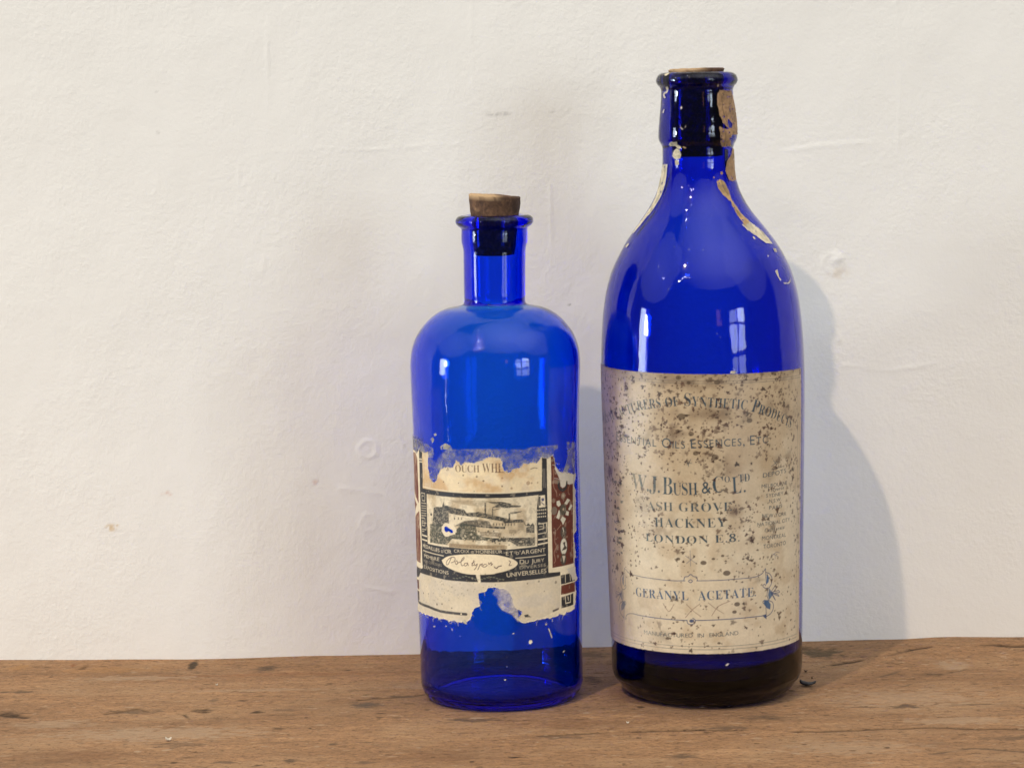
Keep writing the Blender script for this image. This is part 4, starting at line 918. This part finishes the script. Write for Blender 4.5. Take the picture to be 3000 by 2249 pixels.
# lower right blocks
L.poly(Z4((1112, 797), (1345, 735), (1345, 880), (1120, 945)), BLK); L.line(Z4((1190, 905), (1188, 775), (1262, 757), (1270, 880)), 2.4, CREAM); L.line(Z4((1122, 952), (1345, 890)), 3, CREAM)
L.poly(Z4((1122, 960), (1342, 898), (1345, 1062), (1122, 1112)), REDC*1.15); L.line(Z4((1128, 1135), (1250, 1095), (1345, 1068)), 4.4, CREAM); L.poly(Z4((1128, 1150), (1320, 1085), (1320, 1272), (1128, 1330)), BLK)
L.line(Z4((1190, 1128), (1196, 1250), (1272, 1232), (1276, 1108)), 2.8, CREAM); L.line(Z4((1232, 1140), (1240, 1198)), 3.2, CREAM)
L.poly(Z4((1212, 690), (1360, 640), (1385, 850), (1300, 880), (1280, 790), (1240, 750)), (.66, .6, .5), .95); L.poly(Z4((985, 1362), (1090, 1318), (1085, 1352), (990, 1395)), (.13, .11, .10)); L.poly(Z4((525, 1440), (590, 1425), (600, 1445), (640, 1470), (655, 1430), (640, 1475), (540, 1475)), (.06, .055, .05)); L.poly(Z4((240, 1380), (265, 1270), (300, 1260), (285, 1340), (250, 1390)), (.07, .05, .045))
for k_ in range(120):
    x, y = rng.uniform(340, 2050), rng.uniform(960, 1560); L.blob(Z3((x, y))[0], rng.uniform(.7, 2.0), (.22, .17, .11), .6)
for x, y, r in ((1035, 910, 4.5), (765, 895, 3), (850, 1055, 2), (580, 930, 2.5)): L.blob(Z4((x, y))[0], r, (.2, .16, .11), .7)
for x, y, r in ((245, 222, 3), (300, 230, 2), (400, 352, 3.4), (458, 348, 2.6), (570, 395, 2.2)): L.blob(C4((x, y))[0], r, (.09, .065, .045), .8)
# worn patches, torn fibre edge paler, residue colour
wear = sstep(.66, .76, L.noise(500, 67, 4)); L.rgb[:] = L.rgb*(1-.25*wear[..., None])+CREAM*.8*.25*wear[..., None]
edge_m = (alpha > .3)*sstep(.93, .62, soft)*(L.xx > 40); L.put(edge_m, (.72, .62, .45), .8)
only = np.clip(ra-alpha, 0, 1); L.rgb[:] = np.where((alpha < .5)[..., None], (np.where((res3 > 0)[..., None], np.array([.58, .53, .47]), np.array([.30, .29, .27]))*(.7+.5*rn+.25*(rn2-.5))[..., None]), L.rgb)
g_ = np.random.default_rng(5); cand = np.argwhere((soft > .34) & (soft < .60) & (L.xx > 60)); cand = cand[g_.permutation(len(cand))[:260]]
for cy_, cx_ in cand:                                   # loose fibres along the torn edges
    an = g_.uniform(0, 2*math.pi); ln = g_.uniform(5, 26); c1 = np.array([cx_+ln*.5*math.cos(an)+g_.normal(0, 2), cy_+ln*.5*math.sin(an)+g_.normal(0, 2)])
    m_ = L.mline(np.array([[cx_, cy_], c1, c1+ln*.5*np.array([math.cos(an+.5), math.sin(an+.5)])]), g_.uniform(1.3, 2.4))
    L.put(m_, (.74, .66, .50), .8); L.a = np.maximum(L.a, m_*.7)
L.a = L.a*(1-hole)
lift = .00022*(L.noise(140, 78, 3)-.35)+.0006*sstep(.8, .5, soft)*(am > .5)*L.noise(500, 79)
L.build('paper_label', mat_paper('torn_paper', .55, .35), sb, .00016, lift)

# ---- scraps of older paper left on the neck of the tall bottle, flecks on both bottles
NECKP = mat_paper('paper_scrap', .6, .3)
def scrap(bt, pts, col, parent, name='paper_remnant', jagg=2.2, marks=(), al=1.0, holes=(), off=.00018, cell=.00010):
    p = np.array(pts, float); th, z = bt.unproj(p[:, 0], p[:, 1]); rr = float(bt.R(z.mean()))
    S = Label.__new__(Label); S.b = bt; S.PX = cell; S.Rr = rr; m = .0008
    S.th0 = th.min()-m/rr; S.z0 = z.min()-m; S.w = 2*int((th.max()-th.min()+2*m/rr)*rr/cell/2)+2; S.h = 2*int((z.max()-z.min()+2*m)/cell/2)+2
    S.rgb = np.zeros((S.h, S.w, 3)); S.yy, S.xx = np.mgrid[0:S.h, 0:S.w]; S.k = S.mm = bt.k/cell
    q = dens(np.r_[S.uv(p), S.uv(p[:1])], 3.)
    sd = int(abs(p[0, 0])*7+abs(p[0, 1])*3) % 997
    q = q+np.c_[(fbm(q[:, 0]*.12, q[:, 1]*.12, sd, 3)-.5), (fbm(q[:, 0]*.12, q[:, 1]*.12, sd+3, 3)-.5)]*jagg*S.k*2
    S.a = S.mpoly(q)*al
    for h_ in holes: S.a = S.a*(1-S.mpoly(S.uv(h_)))
    S.rgb[:] = np.array(col)*(.6+.8*S.noise(700, sd+5, 4))[..., None]
    S.put(sstep(.5, .7, S.noise(300, sd+8, 3)), tuple(c*.55 for c in col), .6)
    S.a = S.a*sstep(.20, .27, S.noise(900, sd+12, 3)); S.put(sstep(.95, .45, blur(S.a, 5)), tuple(min(c*1.35+.05, .8) for c in col), .6)
    for mk, w_, c_ in marks: S.line(mk, w_, c_, .85, True)
    return S.build(name, NECKP, parent, off, .0004*S.noise(500, sd+9, 3))
C5 = crop(1860, 170, 5.82); C6 = crop(1740, 440, 3.35)
BRN = (.34, .205, .105); OCH = (.42, .28, .135); CRM = (.58, .52, .38); INKD = (.03, .022, .018)
scrap(tall, C5((1400, 600), (1440, 550), (1560, 545), (1630, 560), (1655, 650), (1690, 780), (1718, 1000), (1738, 1200), (1738, 1300), (1650, 1310), (1625, 1390), (1625, 1500), (1480, 1520), (1450, 1430), (1430, 1200), (1450, 1170), (1540, 1215), (1600, 1210), (1490, 1110), (1440, 980), (1410, 850), (1390, 700)), BRN, tb, marks=(
    (C5((1475, 640), (1485, 850), (1520, 1000), (1590, 1190)), 1.6, INKD), (C5((1640, 650), (1630, 760), (1600, 790), (1595, 750)), 2.0, INKD), (C5((1590, 640), (1600, 660), (1640, 650)), 1.8, INKD), (C5((1600, 860), (1605, 920), (1620, 900)), 2., INKD), (C5((1560, 560), (1600, 580)), 2, INKD), (C5((1520, 1200), (1515, 1480)), 1.2, INKD), (C5((1660, 1040), (1655, 1130)), 1.4, INKD)),
    holes=(C5((1580, 1040), (1655, 1130), (1640, 1190), (1600, 1195), (1570, 1100)),))
scrap(tall, C6((1300, 110), (1340, 40), (1372, 30), (1385, 150), (1388, 285), (1350, 312), (1320, 290), (1285, 200)), BRN, tb)
scrap(tall, C6((1200, 310), (1212, 285), (1240, 290), (1262, 300), (1285, 320), (1320, 400), (1340, 470), (1380, 530), (1440, 620), (1520, 700), (1480, 745), (1440, 690), (1380, 600), (1340, 510), (1265, 440), (1215, 370)), OCH, tb, marks=((C6((1245, 295), (1270, 370), (1320, 450)), 1.6, INKD), (C6((1365, 540), (1440, 650)), 1.2, INKD)))
scrap(tall, C6((1450, 735), (1520, 700), (1570, 735), (1640, 790), (1700, 855), (1745, 918), (1690, 915), (1640, 880), (1570, 830), (1510, 790)), CRM, tb, jagg=2.6)
scrap(tall, C6((688, 140), (728, 140), (725, 200), (712, 285), (690, 390), (648, 480), (590, 580), (540, 640), (480, 715), (400, 810), (385, 818), (420, 760), (520, 625), (580, 530), (625, 420), (655, 290), (675, 200)), CRM, tb, marks=((C6((705, 160), (690, 280), (650, 430), (560, 590)), 1.3, (.08, .06, .04)),))
for P, c in ((C5((530, 500), (570, 485), (585, 560), (560, 600), (530, 610), (520, 640), (545, 680), (510, 690), (490, 640), (510, 590), (545, 570)), CRM), (C5((590, 1480), (620, 1430), (680, 1440), (720, 1430), (730, 1480), (790, 1510), (800, 1550), (740, 1545), (690, 1500), (620, 1510)), CRM),
             (C5((680, 1570), (720, 1545), (770, 1570), (790, 1620), (770, 1660), (690, 1690), (650, 1650)), CRM), (C6((780, 30), (830, 15), (860, 40), (850, 85), (800, 90), (775, 60)), CRM), (C6((800, 100), (830, 95), (838, 140), (805, 150)), CRM), (C5((780, 850), (795, 815), (815, 850), (795, 880)), (.6, .5, .4)), (C5((820, 1525), (840, 1505), (885, 1535), (860, 1545)), OCH),
             (C5((775, 1130), (785, 1180), (830, 1215), (870, 1180), (880, 1140), (850, 1200), (810, 1225), (780, 1190)), (.4, .33, .28)), (C5((510, 290), (545, 265), (600, 265), (560, 295), (530, 305)), CRM), (C5((1395, 470), (1410, 435), (1430, 470), (1405, 500)), (.4, .3, .2)), (C5((480, 930), (505, 870), (520, 880), (500, 945)), CRM), (C5((495, 790), (505, 780), (512, 800), (500, 805)), CRM),
             (C6((1340, 70), (1372, 60), (1374, 0), (1350, -20)), OCH), (C6((1235, 215), (1255, 210), (1260, 235), (1240, 240)), BRN), (C6((1168, 262), (1180, 262), (1182, 276), (1170, 276)), BRN), (C6((1770, 1185), (1795, 1170), (1810, 1240), (1835, 1275), (1820, 1280), (1785, 1215)), CRM), (C6((1850, 1300), (1900, 1300), (1925, 1250), (1910, 1310), (1860, 1312)), CRM), (C6((1750, 965), (1775, 965), (1790, 1000), (1765, 995)), CRM), (C6((1695, 1030), (1706, 1026), (1708, 1048), (1699, 1046)), CRM), (C6((318, 940), (345, 910), (350, 925), (325, 960)), CRM),
             (C6((1550, 845), (1570, 850), (1580, 875), (1560, 868)), CRM), (C9((1275, 1150), (1295, 1132), (1312, 1138), (1290, 1160)), (.55, .5, .45)), (C9((1285, 1552), (1310, 1545), (1325, 1556), (1300, 1562)), CRM), (C7((1335, 645), (1345, 625), (1385, 620), (1392, 640), (1360, 650)), CRM)):
    scrap(tall, P, c, tb, 'paper_fleck', .8)
scrap(tall, C9((1008, 1575), (1020, 1555), (1060, 1550), (1085, 1570), (1080, 1590), (1035, 1592), (1015, 1588)), (.78, .70, .55), tb, 'paper_fleck', .8)
for P, c in ((C4((1455, 785), (1465, 762), (1490, 765), (1498, 795), (1475, 812), (1458, 805)), (.72, .66, .52)), (C4((1673, 628), (1684, 626), (1725, 735), (1716, 742)), CRM), (C4((1840, 900), (1865, 884), (1870, 890), (1848, 906)), CRM), (C4((1265, 690), (1285, 680), (1288, 690), (1268, 697)), CRM), (C4((1640, 560), (1652, 580), (1660, 556), (1664, 590), (1640, 588)), (.5, .45, .38)),
             (C4((1172, 1218), (1190, 1216), (1192, 1228), (1174, 1230)), CRM), (C4((570, 620), (582, 640), (582, 660), (574, 650)), (.4, .38, .36)), (C4((690, 540), (720, 535), (750, 580), (722, 575)), CRM), (C4((1720, 520), (1730, 550), (1722, 552)), CRM), (C4((360, 600), (380, 598), (382, 612), (364, 614)), (.45, .42, .38)), (C4((500, 600), (512, 598), (512, 610), (502, 612)), (.45, .42, .38)),
             (crop(1180, 900, 3.948)((365, 1465), (385, 1455), (398, 1475), (378, 1490)), (.5, .48, .45)), (crop(1180, 900, 3.948)((440, 1610), (500, 1570), (560, 1600), (520, 1640), (450, 1640)), (.36, .34, .3)), (crop(1180, 900, 3.948)((330, 1530), (350, 1500), (372, 1530), (350, 1570)), (.4, .38, .36))):
    scrap(small, P, c, sb, 'paper_fleck', .8)

DUST = mat_plain('dust', (.30, .31, .36), .8)
def dust(bt, n, rows, parent, seed):
    g = np.random.default_rng(seed); V = []; f_ = []
    for i in range(n):
        th = math.asin(g.uniform(-.97, .97)); z = float(hit_y(np.array(1500.), np.array(g.uniform(*rows)), bt.y)[2]); r = g.uniform(.00005, .00015); ns = 6; el_ = g.uniform(1, 3.); an = g.uniform(0, 3.14)
        k = len(V); R0 = float(bt.R(z))
        for j in range(ns):
            a = 2*math.pi*j/ns; u, v = r*el_*math.cos(a), r*math.sin(a)*g.uniform(.6, 1.2); u, v = u*math.cos(an)-v*math.sin(an), u*math.sin(an)+v*math.cos(an)
            V.append(bt.surf(np.array(th+u/R0), np.array(z+v), .00008))
        f_.append(tuple(range(k, k+ns)))
    o = link('dust_specks', mesh('dust_specks', np.array(V), f_), DUST, parent); o['kind'] = 'stuff'
dust(small, 22, (1800, 2020), sb, 1); dust(tall, 16, (480, 1060), tb, 4)

# ------------------------------------------------------------------ crumbs on the board
def chip(name, px, py, L_, W_, H_, ang, mat, seed, curl=.5):
    p = hit_z(np.array(float(px)), np.array(float(py))); g = np.random.default_rng(seed)
    n, m = 14, 8; V = []
    for i in range(n):
        t = i/(n-1); w_ = W_*(.25+.75*math.sin(math.pi*min(max(t*.9+.05, 0), 1))); x = (t-.5)*L_; zc = curl*H_*(2*t-1)**2
        for j in range(m):
            a = 2*math.pi*j/m; r = 1+.35*(g.random()-.5)
            V.append((x+.06*L_*(g.random()-.5), .5*w_*math.cos(a)*r, max(zc+H_*.5+.5*H_*math.sin(a)*r*(1-.5*t), 0)))
    b = [(i*m+j, i*m+(j+1) % m, (i+1)*m+(j+1) % m, (i+1)*m+j) for i in range(n-1) for j in range(m)]
    b += [tuple(range(m-1, -1, -1)), tuple(range((n-1)*m, n*m))]
    o = link(name, mesh(name, V, b), mat); o.location = (p[0], p[1], .0001); o.rotation_euler.z = ang; return o
CH = mat_plain('dark_flake', (.018, .016, .018), .45); WD = mat_plain('brown_crumb', (.09, .045, .022)); WH = mat_plain('cream_crumb', (.62, .55, .44))
tag(chip('flake', 2367, 2009, .0074, .0042, .0022, -.25, CH, 1), 'dark curled flake lying on the board right of the tall bottle', 'flake')
tag(chip('crumb', 2361, 1969, .0014, .0014, .0010, .3, WD, 2), 'tiny brown crumb just behind the dark curled flake', 'crumb', 'crumbs on the board')
tag(chip('crumb', 2379, 1988, .0011, .0009, .0008, 1.3, WD, 3), 'tiny brown crumb immediately right of the dark curled flake', 'crumb', 'crumbs on the board')
tag(chip('crumb', 494, 2170, .0026, .0022, .0014, .5, WH, 4), 'pale crumb at the bottom left of the board', 'crumb', 'crumbs on the board')
tag(chip('crumb', 635, 2008, .0011, .0010, .0008, .9, WH, 5), 'tiny pale crumb on the board left of the small bottle', 'crumb', 'crumbs on the board')
tag(chip('crumb', 1839, 2119, .0012, .0012, .0008, .2, WH, 6), 'tiny pale crumb in front of the left edge of the tall bottle', 'crumb', 'crumbs on the board')

# ------------------------------------------------------------------ render settings
sc.render.engine = 'CYCLES'
cy = sc.cycles
cy.max_bounces = 24; cy.transmission_bounces = 20; cy.glossy_bounces = 10; cy.diffuse_bounces = 5; cy.transparent_max_bounces = 16
cy.caustics_reflective = False; cy.caustics_refractive = True
cy.sample_clamp_indirect = 70.0; cy.blur_glossy = 0.3
cy.use_denoising = True
try: cy.denoiser = 'OPENIMAGEDENOISE'; cy.denoising_input_passes = 'RGB_ALBEDO_NORMAL'
except Exception: pass
